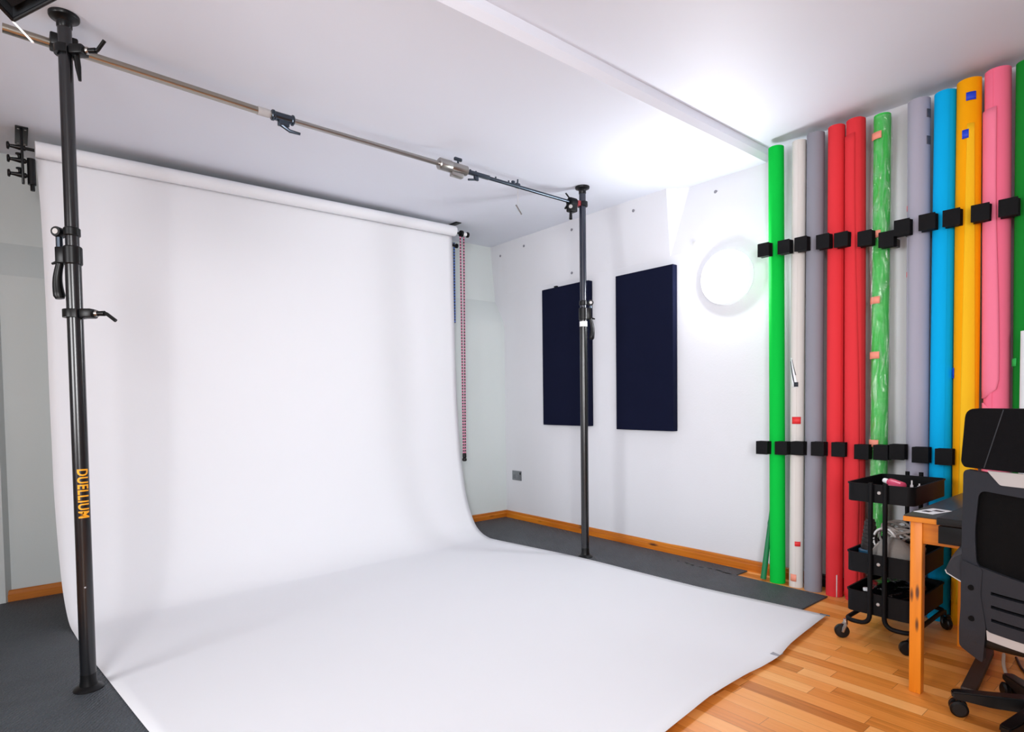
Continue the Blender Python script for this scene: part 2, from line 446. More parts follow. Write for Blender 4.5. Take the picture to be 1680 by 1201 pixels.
for i in range(NP):
    row = []
    for j in range(NC+1):
        t = j/NC; p = Rr[i].lerp(Ll[i], t); s = i/(NP-1)
        if s > .86:   # the front edge lifts a little in places
            w = ((s-.86)/.14)**2; p.x += w*front_dx(t); p.z += w*front_dz(t)
        p.z = max(p.z, .0095); row.append(bm.verts.new(p))
    grid.append(row)
for i in range(NP-1):
    for j in range(NC): bm.faces.new((grid[i][j], grid[i][j+1], grid[i+1][j+1], grid[i+1][j]))
sh = build('paper_sheet', bm, M['paper'], root, smooth=180)
md = sh.modifiers.new('thickness', 'SOLIDIFY'); md.thickness = .0012; md.offset = 0
bm = BM(); box(bm, (3.212, -1.066, .0165), (3.246, -1.020, .0180)); build('edge_tape', bm, M['tape_grey'], root, label='grey tape on the front edge')
bm = BM(); sweep(bm, [(3.145, -.437, .0165), (3.188, -.432, .0165)], .003, 8); build('edge_clip', bm, M['dsteel'], root, label='small dark clip at the paper corner')

# ------------------------------------------------------------------ autopoles
def autopole(base, lab, side, upper_m, zt):
    """telescopic floor to ceiling pole; side = direction of the lever handle"""
    bx, by = base; s = Vector(side).normalized(); f = Vector((-s.y, s.x, 0))
    z0, zc, zh0, zh1 = TZ, zt['ring'], zt['house0'], zt['house1']
    root = empty('autopole', (bx, by, 0), lab, 'light pole')
    B = Vector((bx, by, 0))
    bm = BM(); lathe(bm, [(.050, 0), (.050, .003), (.046, .008), (.030, .016), (.027, .034), (.0265, .06)], B+Vector((0, 0, z0)), seg=36); build('foot_pad', bm, M['black'], root)
    bm = BM(); lathe(bm, [(.0258, z0+.03), (.0258, zh0+.01)], B, seg=32)
    build('lower_tube', bm, M['pole'], root)
    bm = BM(); lathe(bm, [(.0222, zh0), (.0222, 2.47)], B, seg=32); build('upper_tube', bm, upper_m, root)
    bm = BM(); lathe(bm, [(.0222, 2.452), (.0245, 2.456), (.0245, 2.474), (.030, 2.481), (.046, 2.487), (.048, 2.491), (.048, 2.4995)], B, seg=36); build('ceiling_pad', bm, M['black'], root)
    # collar housing
    bm = BM(); lathe(bm, [(.0275, zh0), (.0305, zh0+.004), (.0305, zh1-.004), (.0275, zh1)], B, seg=32)
    c = B+s*.045; box(bm, (-.012, -.022, zh0+.005), (.022, .022, zh1-.003), .004, M=Matrix.Translation(B+s*.03) @ Matrix.Rotation(math.atan2(s.y, s.x), 4, 'Z'))
    build('lock_housing', bm, M['black'], root)
    bm = BM(); lathe(bm, [(.0235, zc-.016), (.027, zc-.012), (.027, zc+.012), (.0235, zc+.016)], B, seg=32)
    lathe(bm, [(.017, -.019), (.019, -.015), (.019, .015), (.017, .019)], B+s*.048+Vector((0, 0, zc)), f, 20)
    build('clamp_ring', bm, M['black'], root)
    bm = BM(); lathe(bm, [(.010, -.0205), (.010, .0205)], B+s*.048+Vector((0, 0, zc)), f, 16); build('ring_bolt', bm, M['silver'], root, label='pale bolt head')
    bm = BM(); sweep(bm, [B+s*.048+Vector((0, 0, zc-.014)), B+s*.048+Vector((0, 0, zh1-.002))], .011, 14); build('spring_plunger', bm, M['dsteel'], root)
    # lever handle with swelling grip
    bm = BM(); pts = []; rr = []
    for i in range(13):
        t = i/12; z = zh0+.012-(zh0+.012-zt['lever'])*t
        pts.append(B+s*(.047+.010*math.sin(PI*t)+.006*t)+Vector((0, 0, z))); rr.append(.0125+.0075*t**1.4-(.006 if i == 12 else 0))
    sweep(bm, pts, rr, 14, sy=.8); sweep(bm, [B+s*.05+Vector((0, 0, zh0+.014)), B+s*.078+Vector((0, 0, zh0+.006))], [.007, .004], 10)
    build('lever_handle', bm, M['black'], root)
    return root, s, f
poleL, sL, fL = autopole((1.672, -3.257), 'black floor-to-ceiling pole at left, close to the camera, with orange lettering', (-.637, -.771, 0), M['pole'],
                         dict(ring=1.717, house0=1.597, house1=1.664, lever=1.474))
poleR, sR, fR = autopole((1.612, -.470), 'black floor-to-ceiling pole at right, in front of the left wall panel', (.637, .771, 0), M['poleup'],
                         dict(ring=1.728, house0=1.614, house1=1.695, lever=1.483))
bm = BM(); lathe(bm, [(.0262, 1.570), (.0262, 1.604)], (1.612, -.470, 0), seg=28); build('white_sticker', bm, M['white'], poleR, label='white band of tape below the lock')

# orange lettering running down the left pole, letter tops to the right
cu = bpy.data.curves.new('lettering', 'FONT'); cu.body = 'DUELLIUM'; cu.size = .050; cu.offset = .0013; cu.space_character = 1.10; cu.resolution_u = 3
tmp = bpy.data.objects.new('tmp_text', cu); COL.objects.link(tmp)
me = bpy.data.meshes.new_from_object(tmp.evaluated_get(bpy.context.evaluated_depsgraph_get()))
bpy.data.objects.remove(tmp)
bm = BM(); bm.from_mesh(me); bpy.data.meshes.remove(me)
bmesh.ops.triangulate(bm, faces=bm.faces[:])
for k in range(1, 6):
    bmesh.ops.bisect_plane(bm, geom=bm.verts[:]+bm.edges[:]+bm.faces[:], plane_co=(0, .006*k, 0), plane_no=(0, 1, 0))
xs_ = [v.co.x for v in bm.verts]; ys_ = [v.co.y for v in bm.verts]; x0, x1, y0_, y1_ = min(xs_), max(xs_), min(ys_), max(ys_)
cdir = math.atan2(-3.44+3.257, 4.415-1.672)     # azimuth from pole to the viewer's side
for v in bm.verts:
    s_ = (v.co.x-x0)/(x1-x0); t_ = (v.co.y-y0_)/(y1_-y0_)
    ang = cdir + (t_-.5)*.037/.0261 + .22
    v.co = Vector((1.672+.0263*math.cos(ang), -3.257+.0263*math.sin(ang), .842-s_*.182))
build('lettering', bm, M['orange'], poleL, smooth=0, label='orange lettering')
bm = BM(); lathe(bm, [(.003, 0), (.003, .002)], (1.672+.0250*math.cos(cdir), -3.257+.0250*math.sin(cdir), .40), (math.cos(cdir), math.sin(cdir), 0), 10); build('rivet', bm, M['silver'], poleL)

# ------------------------------------------------------------------ clamps
def clamp(name, c, d, label, jaw=.031, hang=-1, reach=.075, metal=None, jawm=None, arm=.05):
    """super clamp hugging a pole at c, body reaching out along d, with a ratchet handle"""
    c = Vector(c); d = Vector(d).normalized(); up = Vector((0, 0, 1)); n = d.cross(up).normalized()
    root = empty(name, c, label, 'clamp')
    A = Matrix.Translation(c) @ Matrix((( d.x, n.x, 0, 0), (d.y, n.y, 0, 0), (d.z, n.z, 1, 0), (0, 0, 0, 1)))
    t = bmesh.new(); poly = []
    for i in range(15):
        a = math.radians(50+260*i/14); poly.append((math.cos(a)*(jaw+.008), math.sin(a)*(jaw+.008)))
    inner = []
    for i in range(15):
        a = math.radians(50+260*(14-i)/14); inner.append((math.cos(a)*jaw*.92, math.sin(a)*jaw*.92))
    prism(t, poly+inner, -.015, .015, .002); bmesh.ops.transform(t, matrix=A, verts=t.verts[:])
    build('jaw', t, jawm or M['black'], root)
    t = bmesh.new(); box(t, (jaw*.85, -.022, -.017), (jaw+reach*.55, .022, .017), .006); bmesh.ops.transform(t, matrix=A, verts=t.verts[:])
    build('clamp_body', t, metal or M['black'], root)
    t = bmesh.new(); lathe(t, [(.011, 0), (.013, .003), (.013, .010), (.011, .013)], (jaw+reach*.55, 0, 0), (1, 0, 0), 16); bmesh.ops.transform(t, matrix=A, verts=t.verts[:])
    build('threaded_nut', t, M['chrome'], root, label='bright metal nut')
    t = bmesh.new(); x = jaw+reach*.55+.013
    sweep(t, [(x, 0, 0), (x+.025, 0, 0)], [.009, .010], 12)
    sweep(t, rounded([(x+.020, 0, 0), (x+.030, 0, 0), (x+.030+arm*.7, 0, hang*arm)], .01), .0065, 10); bmesh.ops.transform(t, matrix=A, verts=t.verts[:])
    build('ratchet_handle', t, M['black'], root)
    return root
rvec = (.637, .771, 0)
clamp('pole_clamp', (1.672, -3.257, 1.418), rvec, 'black clamp with ratchet handle halfway up the left pole', hang=-.55)
cl = clamp('pole_clamp', (1.672, -3.257, 2.372), rvec, 'black clamp with ratchet handle holding the metal bar at the top of the left pole', jaw=.027, hang=.9, reach=.085, arm=.04)
bm = BM(); box(bm, (1.585, -3.30, 2.395), (1.655, -3.215, 2.44), .006)
build('bar_jaw', bm, M['black'], cl)
bm = BM(); sweep(bm, [(1.694, -3.226, 2.362), (1.692, -3.222, 2.32), (1.696, -3.218, 2.268)], [.010, .010, .005], 10)
build('lever', bm, M['black'], cl)
cl = clamp('pole_clamp', (1.612, -.470, 2.385), (-.25, -.97, 0), 'red and black clamp joining the metal bar to the right pole', jaw=.027, hang=-1, reach=.06, metal=M['red'], arm=.045)
bm = BM(); lathe(bm, [(.026, -.03), (.032, -.024), (.032, .024), (.026, .03)], (1.597, -.553, 2.383), (0, 1, 0), 18)
build('bar_jaw', bm, M['blackmat'], cl)
bm = BM(); box(bm, (1.577, -.592, 2.318), (1.627, -.530, 2.366), .008); build('jaw_block', bm, M['black'], cl)
bm = BM(); sweep(bm, [(1.60, -.57, 2.33), (1.605, -.575, 2.27)], [.008, .011], 10); build('knob', bm, M['black'], cl)
bm = BM(); sweep(bm, [(1.60, -.572, 2.40), (1.60, -.615, 2.432)], .005, 8); build('lever', bm, M['black'], cl)
bm = BM(); lathe(bm, [(.012, -.002), (.012, .004)], (1.622, -.592, 2.345), (.4, -.9, 0), 14); build('bolt_head', bm, M['silver'], cl)

# ------------------------------------------------------------------ crossbar
root = empty('telescopic_crossbar', (1.60, -2.0, 2.39), 'telescopic steel crossbar clamped between the two black poles under the ceiling', 'crossbar')
def seg_(name, a, b, r, m, seg=20, label=None):
    bm = BM(); sweep(bm, [a, b], r, seg); return build(name, bm, m, root, label=label)
P0 = (1.60, -3.432, 2.424); P1 = (1.60, -2.535, 2.391); P2 = (1.60, -1.575, 2.388); P3 = (1.60, -.50, 2.383)
seg_('outer_tube', P0, P1, .0165, M['brassy'], label='thickest section, warm metal')
seg_('middle_tube', P1, P2, .0130, M['chrome'])
seg_('inner_tube', P2, P3, .0105, M['dsteel'], label='thinnest section, dark metal')
bm = BM(); lathe(bm, [(.0185, 0), (.0185, .05), (.016, .055)], (1.60, -2.56, 2.392), (0, 1, 0), 20); build('end_collar', bm, M['silver'], root, label='pale plastic collar')
bm = BM(); lathe(bm, [(.020, 0), (.024, .004), (.024, .012), (.020, .016), (.020, .090), (.024, .094), (.024, .100), (.019, .104)], (1.60, -2.50, 2.391), (0, 1, 0), 20)
box(bm, (1.588, -2.47, 2.352), (1.612, -2.42, 2.378), .004); sweep(bm, [(1.60, -2.46, 2.36), (1.61, -2.42, 2.335), (1.62, -2.375, 2.330)], [.009, .008, .006], 10)
build('locking_sleeve', bm, M['dsteel'], root)
bm = BM(); lathe(bm, [(.026, 0), (.032, .005), (.032, .075), (.029, .08)], (1.60, -1.60, 2.389), (0, 1, 0), 24)
lathe(bm, [(.026, .082), (.028, .086), (.028, .185), (.024, .19)], (1.60, -1.60, 2.389), (0, 1, 0), 24)
box(bm, (1.585, -1.52, 2.338), (1.615, -1.44, 2.364), .005)
build('joint_coupling', bm, M['chrome'], root)
bm = BM(); sweep(bm, [(1.60, -1.47, 2.41), (1.60, -1.47, 2.44)], .006, 10); box(bm, (1.592, -1.495, 2.432), (1.608, -1.445, 2.450), .004); build('wing_nut', bm, M['dsteel'], root)
bm = BM(); box(bm, (1.590, -1.40, 2.376), (1.612, -1.25, 2.398), .003); box(bm, (1.594, -1.36, 2.350), (1.608, -1.33, 2.38), .003); sweep(bm, [(1.60, -1.34, 2.357), (1.60, -1.40, 2.345)], .006, 8)
build('spigot_plate', bm, M['dsteel'], root)
for yy in (-1.385, -1.345, -1.20, -1.10):
    bm = BM(); lathe(bm, [(.005, 0), (.005, .012)], (1.60, yy, 2.393), seg=8); build('bolt', bm, M['dsteel'], root)
bm = BM(); box(bm, (1.592, -1.045, 2.375), (1.608, -1.012, 2.405), .003); sweep(bm, [(1.60, -1.03, 2.40), (1.60, -1.028, 2.428)], .005, 8); box(bm, (1.592, -1.075, 2.39), (1.608, -1.055, 2.412), .003)
build('cord_cleat', bm, M['dsteel'], root)
root = empty('hanging_cord', (1.60, -1.028, 2.37), 'thin cord with a small metal toggle hanging from the right end of the crossbar', 'cord')
bm = BM(); sweep(bm, [(1.60, -1.028, 2.374), (1.60, -1.028, 2.272)], .0012, 6); build('cord', bm, M['cable'], root)
bm = BM(); sweep(bm, [(1.60, -1.045, 2.272), (1.60, -1.00, 2.222)], .0045, 8); build('toggle', bm, M['chrome'], root)

# ------------------------------------------------------------------ roll brackets and chains
def bracket(end, ry, label, outward):
    x = .44; rz = RA.z if end == 'L' else RB.z
    root = empty('roller_bracket', (x, ry, 2.5), label, 'bracket')
    bm = BM(); box(bm, (.20 if end == 'L' else .31, ry-.025, 2.494), (.47, ry+.028, 2.4995), .002)
    build('ceiling_plate', bm, M['black'], root)
    if end == 'L':
        for xx in (.225, .44):
            for yy in (ry-.012, ry+.016):
                bm = BM(); lathe(bm, [(.005, -.0075), (.005, -.0055)], (xx, yy, 2.5), seg=10); build('screw_head', bm, M['silver'], root)
        bm = BM(); box(bm, (.425, ry-.006, 2.22), (.455, ry+.006, 2.496), .002); build('hanger_arm', bm, M['black'], root)
        bm = BM(); sweep(bm, [(.30, ry, 2.492), (.44, ry, 2.40)], .006, 8); build('hanger_brace', bm, M['black'], root)
    else:
        bm = BM(); box(bm, (.335, ry-.010, 2.345), (.365, ry+.006, 2.496), .002); build('hanger_arm', bm, M['black'], root)
        bm = BM(); sweep(bm, [(.35, ry, 2.425), (.43, ry, 2.425)], .008, 8); build('hanger_brace', bm, M['black'], root)
    return root
bl = bracket('L', -3.37, 'black triple roller bracket on the ceiling at the left end of the paper roll', -1)
for z, dx in ((2.400, 0), (2.335, .0), (2.262, .0)):
    bm = BM(); y = -3.37
    lathe(bm, [(.015, -.062), (.019, -.058), (.019, -.052), (.008, -.048), (.010, -.03), (.013, -.012), (.013, .012), (.008, .016), (.008, .05)], (.44+dx, y, z), (0, 1, 0), 18)
    if z < 2.39: lathe(bm, [(.006, .01), (.008, .025), (.016, .028), (.016, .034), (.008, .037)], (.44, y-.012, z), (0, 0, 1), 16)
    build('roller_hook', bm, M['black'], bl)
bm = BM(); sweep(bm, [(.44, -3.335, 2.352), (.44, -3.335, 2.22)], .018, 12); sweep(bm, [(.44, -3.333, 2.225), (.44, -3.333, 2.19)], .010, 10); build('chain_guard', bm, M['black'], bl)
br = bracket('R', -.682, 'black roller bracket on the ceiling at the right end of the paper roll', 1)
bm = BM(); sweep(bm, [(.43, -.69, 2.425), (.43, -.63, 2.425)], .008, 8); lathe(bm, [(.024, -.016), (.026, -.012), (.026, .004), (.012, .008), (.012, .045), (.022, .05), (.022, .062), (.016, .066)], (.43, -.625, 2.425), (0, 1, 0), 20); build('roller_hook', bm, M['black'], br)
bm = BM(); lathe(bm, [(.0145, .009), (.0145, .042)], (.43, -.625, 2.425), (0, 1, 0), 20); build('roller_sleeve', bm, M['white'], br, label='white sleeve')
bm = BM(); lathe(bm, [(.010, -.02), (.010, .02), (.018, .025), (.018, .04), (.012, .044)], (.35, -.655, 2.345), (0, 1, 0), 16); sweep(bm, [(.35, -.68, 2.352), (.35, -.64, 2.345)], .007, 8); sweep(bm, [(.35, -.66, 2.345), (.295, -.63, 2.385)], .006, 8); build('roller_hook', bm, M['black'], br)

def strand(bm, a, b, r=.0075, pitch=.012):
    a = Vector(a); b = Vector(b); d = b-a; n = int(d.length/pitch); prof = []
    for i in range(n):
        prof += [(r*.45, i*pitch), (r, (i+.3)*pitch), (r, (i+.6)*pitch)]
    prof.append((r*.45, n*pitch)); lathe(bm, prof, a, d, 8)
root = empty('bead_chain', (.43, -.63, 2.41), 'pink bead chain loop with black weight hanging at the right end of the roll', 'chain')
bm = BM(); strand(bm, (.43, -.640, 2.405), (.43, -.640, .64)); build('chain_strand', bm, M['chain_pink'], root)
bm = BM(); strand(bm, (.43, -.606, 2.405), (.43, -.622, .64)); build('chain_strand', bm, M['chain_pink'], root)
bm = BM(); lathe(bm, [(.010, 0), (.017, .004), (.019, .014), (.016, .024), (.013, .03), (.016, .034), (.016, .062), (.013, .066)], (.43, -.631, .590), seg=18); build('chain_weight', bm, M['black'], root, label='black weight')
root = empty('bead_chain', (.295, -.628, 2.38), 'blue bead chain hanging behind the right edge of the white paper', 'chain')
bm = BM(); strand(bm, (.300, -.612, 2.385), (.3025, -.618, 1.72), r=.0085); build('chain_strand', bm, M['chain_blue'], root)

# ------------------------------------------------------------------ wall panels, lamp, socket
def panel(x0, x1, z0, z1, y, label, t=.050):
    bm = BM(); box(bm, (x0, y, z0), (x1, y+t, z1), .004)
    o = build('acoustic_panel', bm, M['navy'], at=((x0+x1)/2, y+t, (z0+z1)/2), smooth=0); tag(o, label, 'acoustic panel'); return o
pa = panel(.70, 1.225, .872, 2.000, -.0055, 'black fabric wall panel at left, partly behind the right pole')
bm = BM(); box(bm, (.845, -.005, 2.0), (.875, .015, 2.012), .002); build('hanging_clip', bm, M['black'], pa)
panel(1.498, 1.997, .856, 1.983, -.0055, 'black fabric wall panel at right, beside the round wall light')

root = empty('bulkhead_light', (2.36, .095, 1.838), 'round white wall light, brightly lit, between the black panel and the green roll', 'wall light')
C = Vector((2.36, ywall(2.36, 1.838), 1.838))
bm = BM(); lathe(bm, [(.172, 0), (.172, .036), (.166, .046), (.150, .050), (.130, .050)], C, (0, -1, 0), 48); build('lamp_rim', bm, M['rim'], root)
bm = BM(); lathe(bm, [(.136, .044), (.136, .050), (.130, .066), (.112, .082), (.085, .093), (.05, .099), (.01, .101)], C, (0, -1, 0), 48); build('lamp_diffuser', bm, M['glow'], root, label='glowing white diffuser')
root = empty('wall_socket', (.29, .04, .4), 'small grey metal double socket plate low on the white wall near the corner', 'socket')
ys = ywall(.29, .4)
bm = BM(); box(bm, (.228, ys-.008, .357), (.352, ys+.002, .443), .003); build('face_plate', bm, mat('satin_plate', '#8c8f93', .35, .8), root)
gi = mat('grey_insert', '#6f7378', .5)
for xx in (.262, .318):
    bm = BM(); box(bm, (xx-.017, ys-.0095, .375), (xx+.017, ys-.007, .408), .001); build('socket_insert', bm, gi, root)
bm = BM(); box(bm, (.335, ys-.011, .412), (.347, ys-.007, .432), .001); build('rocker_switch', bm, M['black'], root)

plugs = [((.13, 2.398), 'grey screw plug in the white wall nearest the room corner, under the ceiling'),
         ((.46, 2.420), 'grey screw plug in the white wall above the gap between corner and left panel'),
         ((1.04, 2.428), 'grey screw plug in the white wall high above the left black panel'),
         ((1.005, 2.098), 'grey screw plug in the white wall just above the left black panel'),
         ((1.655, 2.424), 'grey screw plug in the white wall high above the right black panel'),
         ((2.252, 2.413), 'grey screw plug in the white wall above the round wall light')]
p0 = None
for (x, z), lab in plugs:
    y = ywall(x, z)
    if p0 is None:
        bm = BM(); lathe(bm, [(.011, -.002), (.011, .002), (.008, .003)], (x, y, z), (0, -1, 0), 14); lathe(bm, [(.003, .002), (.003, .010), (.005, .011), (.005, .013)], (x+.012, y, z), (0, -1, 0), 8)
        p0 = build('wall_plug', bm, M['hole'], at=(x, y, z)); tag(p0, lab, 'screw plug', 'screw plugs in the back wall')
    else: dup(p0, (x, y, z), lab)
x, z = 2.12, 2.09
bm = BM(); box(bm, (x-.012, ywall(x, z)-.003, z-.025), (x+.012, ywall(x, z)+.001, z+.025), .001)
tag(build('wall_filler_patch', bm, mat('filler', '#d8d8d6', .9), at=(x, ywall(x, z), z)), 'small rough filler patch on the wall left of the lamp, above the panel', 'patch')

# ------------------------------------------------------------------ paper rolls along the wall
def roll_axis(x0, x1, r, ztop):
    a = Vector((x0, -.040, 0.0)); t = ztop
    return a, Vector((x1+.025*(4.415-x1)/3.47, .025, t))
def paper_roll(name, label, x0, x1, r, col, ztop=2.53, rough=.8, tight=1., seamang=None, core='#8a7358', swell=0., var=.02):
    """rolled-up paper standing on end: spiral cross-section with a free edge"""
    a, b = roll_axis(x0, x1, r, ztop); d = b-a; L_ = d.length; dn = d.normalized(); u = Vector((1, 0, 0)); u = (u-dn*u.dot(dn)).normalized(); v = dn.cross(u)
    root = empty(name, a, label, 'paper roll', 'paper rolls standing along the wall')
    m = mat('paper_'+col.strip('#'), col, rough, var=var, vscale=3, spec=.15)
    sa = math.radians(20 if seamang is None else seamang); n = 40; rows = 26
    bm = BM(); R_ = []
    for i in range(rows+1):
        t = i/rows; ring = []
        for k in range(n+1):
            th = k/n; rr = r*(1+(tight-1)*th + swell*math.sin(PI*t*1.0)*(.5+.5*math.cos(2*PI*th*1+1)) + .008*math.sin(9*t+3*th))
            ang = sa+2*PI*th
            ring.append(bm.verts.new(a+d*t+(u*math.cos(ang)+v*math.sin(ang))*rr))
        R_.append(ring)
    for p, q in zip(R_, R_[1:]):
        for k in range(n): bm.faces.new((p[k], p[k+1], q[k+1], q[k]))
        bm.faces.new((p[n], p[0], q[0], q[n]))
    for ring, s in ((R_[0], -1), (R_[-1], 1)):   # ring shaped ends around the core hole
        c = sum((w.co for w in ring), Vector())/len(ring); inn = [bm.verts.new(c+(w.co-c)*.55) for w in ring]
        deep = [bm.verts.new(w.co-dn*.04*s) for w in inn]
        for k in range(n):
            bm.faces.new((ring[k], ring[k+1], inn[k+1], inn[k])); bm.faces.new((inn[k], inn[k+1], deep[k+1], deep[k]))
        bm.faces.new((ring[n], ring[0], inn[0], inn[n])); bm.faces.new((inn[n], inn[0], deep[0], deep[n])); bm.faces.new(deep)
    build('rolled_paper', bm, m, root, smooth=40)
    cm = bpy.data.materials.get('core_'+core) or mat('core_'+core, core, .9)
    for c0, s in ((a, 1), (b, -1)):
        bm = BM(); lathe(bm, [(r*.50, .0), (r*.50, .038*1), (r*.4, .038)], c0, dn*s, 20); build('core_tube', bm, cm, root)
    return root, a, d, u, v, m
def patch(root, a, d, u, v, name, z0, z1, ang0, ang1, r, m, label=None, n=10, rows=None, fn=None):
    """piece of paper or tape lying on a roll; angles from +x towards the wall, -90 = facing the room"""
    bm = BM(); t0 = z0/d.z; t1 = z1/d.z; rows = rows or max(2, int((z1-z0)/.04)); g = []
    for i in range(rows+1):
        s = i/rows; row = []
        for k in range(n+1):
            f = k/n; an0, an1 = (ang0, ang1) if fn is None else fn(s)
            an = math.radians(an0+(an1-an0)*f)
            row.append(bm.verts.new(a+d*(t0+(t1-t0)*s)+(u*math.cos(an)+v*math.sin(an))*r))
        g.append(row)
    for p, q in zip(g, g[1:]):
        for k in range(n): bm.faces.new((p[k], p[k+1], q[k+1], q[k]))
    o = build(name, bm, m, root, smooth=60, label=label)
    md = o.modifiers.new('thickness', 'SOLIDIFY'); md.thickness = .0012; md.offset = 1
    return o
# bright green
paper_roll('backdrop_paper_roll', 'bright green paper roll, first of the row beside the round light', 2.737, 2.676, .042, '#00c040')
# off-white with tape and a torn label
t = paper_roll('backdrop_paper_roll', 'off-white paper roll with red tape and a torn label, right of the green one', 2.845, 2.812, .036, '#d9d4cf', ztop=2.52, seamang=-75, tight=1.05)
patch(*t[:5], 'red_tape', .925, .965, -110, -40, .0385, M['tape_red'], 'red tape'); patch(*t[:5], 'red_tape', .235, .262, -80, -35, .0385, M['tape_red'], 'red tape'); patch(*t[:5], 'coral_sticker', .035, .075, -115, -65, .0385, M['tape_coral'], 'coral round sticker')
patch(*t[:5], 'torn_label', 1.13, 1.30, -150, -60, .0385, M['card'], 'torn white label with dark print', fn=lambda s: (-115-40*s, -60-60*s))
patch(*t[:5], 'label_print', 1.14, 1.28, -150, -60, .0392, M['ink'], 'dark print on the label', n=3, fn=lambda s: (-92-44*s, -84-46*s)); patch(*t[:5], 'label_print', 1.17, 1.295, -150, -60, .0392, M['ink'], 'dark print on the label', n=3, fn=lambda s: (-104-44*s, -99-46*s)); patch(*t[:5], 'label_print', 1.20, 1.29, -150, -60, .0392, M['ink'], 'dark print on the label', n=3, fn=lambda s: (-84-34*s, -78-36*s)); patch(*t[:5], 'label_print', 1.135, 1.16, -95, -62, .0392, M['ink'])
# mid grey
paper_roll('backdrop_paper_roll', 'mid grey paper roll left of the two red rolls', 2.938, 2.902, .045, '#8d8d97')
# two reds
t = paper_roll('backdrop_paper_roll', 'red paper roll beside the grey one, left of the red pair', 3.052, 3.013, .041, '#e0383f', seamang=-35, tight=1.06)
patch(*t[:5], 'white_slit', .0, .12, -58, -52, .0435, M['card'], 'white strip at the bottom', n=2)
t = paper_roll('backdrop_paper_roll', 'loosely wound red paper roll with bulging edge, right of the red pair', 3.156, 3.110, .044, '#e0383f', seamang=-40, tight=1.08, swell=.10)
patch(*t[:5], 'paper_flap', .02, 2.45, -190, -60, .0515, t[5], 'loose outer layer', fn=lambda s: (-200, -62+14*math.sin(5*s)))
# green in clear plastic
t = paper_roll('backdrop_paper_roll', 'light green paper roll wrapped in shiny clear plastic with coral tape', 3.262, 3.235, .038, '#3fc652', ztop=2.51)
bm = BM(); a_, d_, u_, v_ = t[1:5]; rings = []
for i in range(61):
    s = i/60; ring = []
    for k in range(32):
        an = 2*PI*k/32; rr = .0415+.0035*math.sin(13*s*PI+2*math.sin(an*2))+.0035*random.random()+(.012*math.exp(-((s-.74)/.1)**2) if math.cos(an-PI*1.12) > .6 else 0)
        ring.append(bm.verts.new(a_+d_*(.01+s*.985)+(u_*math.cos(an)+v_*math.sin(an))*rr))
    rings.append(ring)
for p, q in zip(rings, rings[1:]):
    for k in range(32): bm.faces.new((p[k], p[(k+1) % 32], q[(k+1) % 32], q[k]))
build('plastic_wrap', bm, M['wrap'], t[0], smooth=60, label='shiny clear plastic wrap')
for z in (2.40, 1.90, 1.565, 1.285, .835): patch(*t[:5], 'coral_tape', z-.018, z+.018, -140, -75, .0475, M['tape_coral'], 'coral tape')
# pale lavender grey, cyan, yellow, pink, dark green, white
t = paper_roll('backdrop_paper_roll', 'pale lavender grey paper roll left of the cyan one', 3.437, 3.398, .046, '#a9a7b6', ztop=2.52, seamang=-150, tight=1.05)
for z in (2.44, 2.31): patch(*t[:5], 'grey_tape', z-.02, z+.02, -35, -5, .0485, mat('dark_grey_tape', '#55555f', .6), 'dark grey tape')
for z in (2.0, 1.675): patch(*t[:5], 'red_sticker', z-.012, z+.014, -168, -150, .0492, M['tape_red'], 'tiny red sticker')
paper_roll('backdrop_paper_roll', 'cyan blue paper roll between the lavender and yellow rolls', 3.527, 3.508, .044, '#00b2f0', ztop=2.515, seamang=-60, tight=1.06)
t = paper_roll('backdrop_paper_roll', 'yellow orange paper roll with blue tape pieces', 3.626, 3.600, .046, '#ffab00', ztop=2.53, seamang=-10, tight=1.08, swell=.06)
patch(*t[:5], 'paper_flap', .1, 2.32, -120, -45, .0515, mat('yellow_flap', '#ffc400', .8), 'brighter yellow outer flap', fn=lambda s: (-112+27*s, -22-32*s))
patch(*t[:5], 'blue_tape', 2.425, 2.462, -90, -50, .053, M['tape_blue'], 'blue tape'); patch(*t[:5], 'blue_tape', 2.255, 2.295, -105, -78, .053, M['tape_blue'], 'blue tape'); patch(*t[:5], 'blue_tape', 1.155, 1.205, -165, -140, .053, M['tape_blue'], 'blue tape')
patch(*t[:5], 'red_tape', .76, .815, -150, -128, .0535, M['tape_red'], 'red tape')
t = paper_roll('backdrop_paper_roll', 'pink paper roll with a loose flap, right of the yellow one', 3.746, 3.706, .047, '#ff7898', ztop=2.535, seamang=-100, tight=1.04)
fl = mat('pink_flap', '#ff82a0', .8)
patch(*t[:5], 'paper_flap', 1.06, 2.36, -170, -95, .0535, fl, 'loose outer flap of pink paper', n=12, fn=lambda s: (-195, -72-14*s+3*math.sin(7*s)-60*(max(0, .05-s)/.05)**2))
patch(*t[:5], 'paper_flap', .2, 1.04, -170, -95, .0525, fl, 'lower outer flap of pink paper', n=12, fn=lambda s: (-195, -88-8*math.sin(4*s)-60*(max(0, s-.9)/.1)**2))
t = paper_roll('backdrop_paper_roll', 'dark green paper roll at the right edge of the view', 3.836, 3.808, .039, '#12882c', ztop=2.53)
patch(*t[:5], 'green_tape', 1.20, 1.235, -165, -120, .043, M['tape_green'], 'bright green tape')
bm = BM(); lathe(bm, [(.035, 0), (.035, 1.345), (.030, 1.345), (.030, 1.30)], (3.866, -.125, 0), seg=28)
tag(build('cardboard_tube', bm, M['card'], at=(3.866, -.125, 0)), 'short white cardboard tube at the right edge, in front of the dark green roll', 'tube')
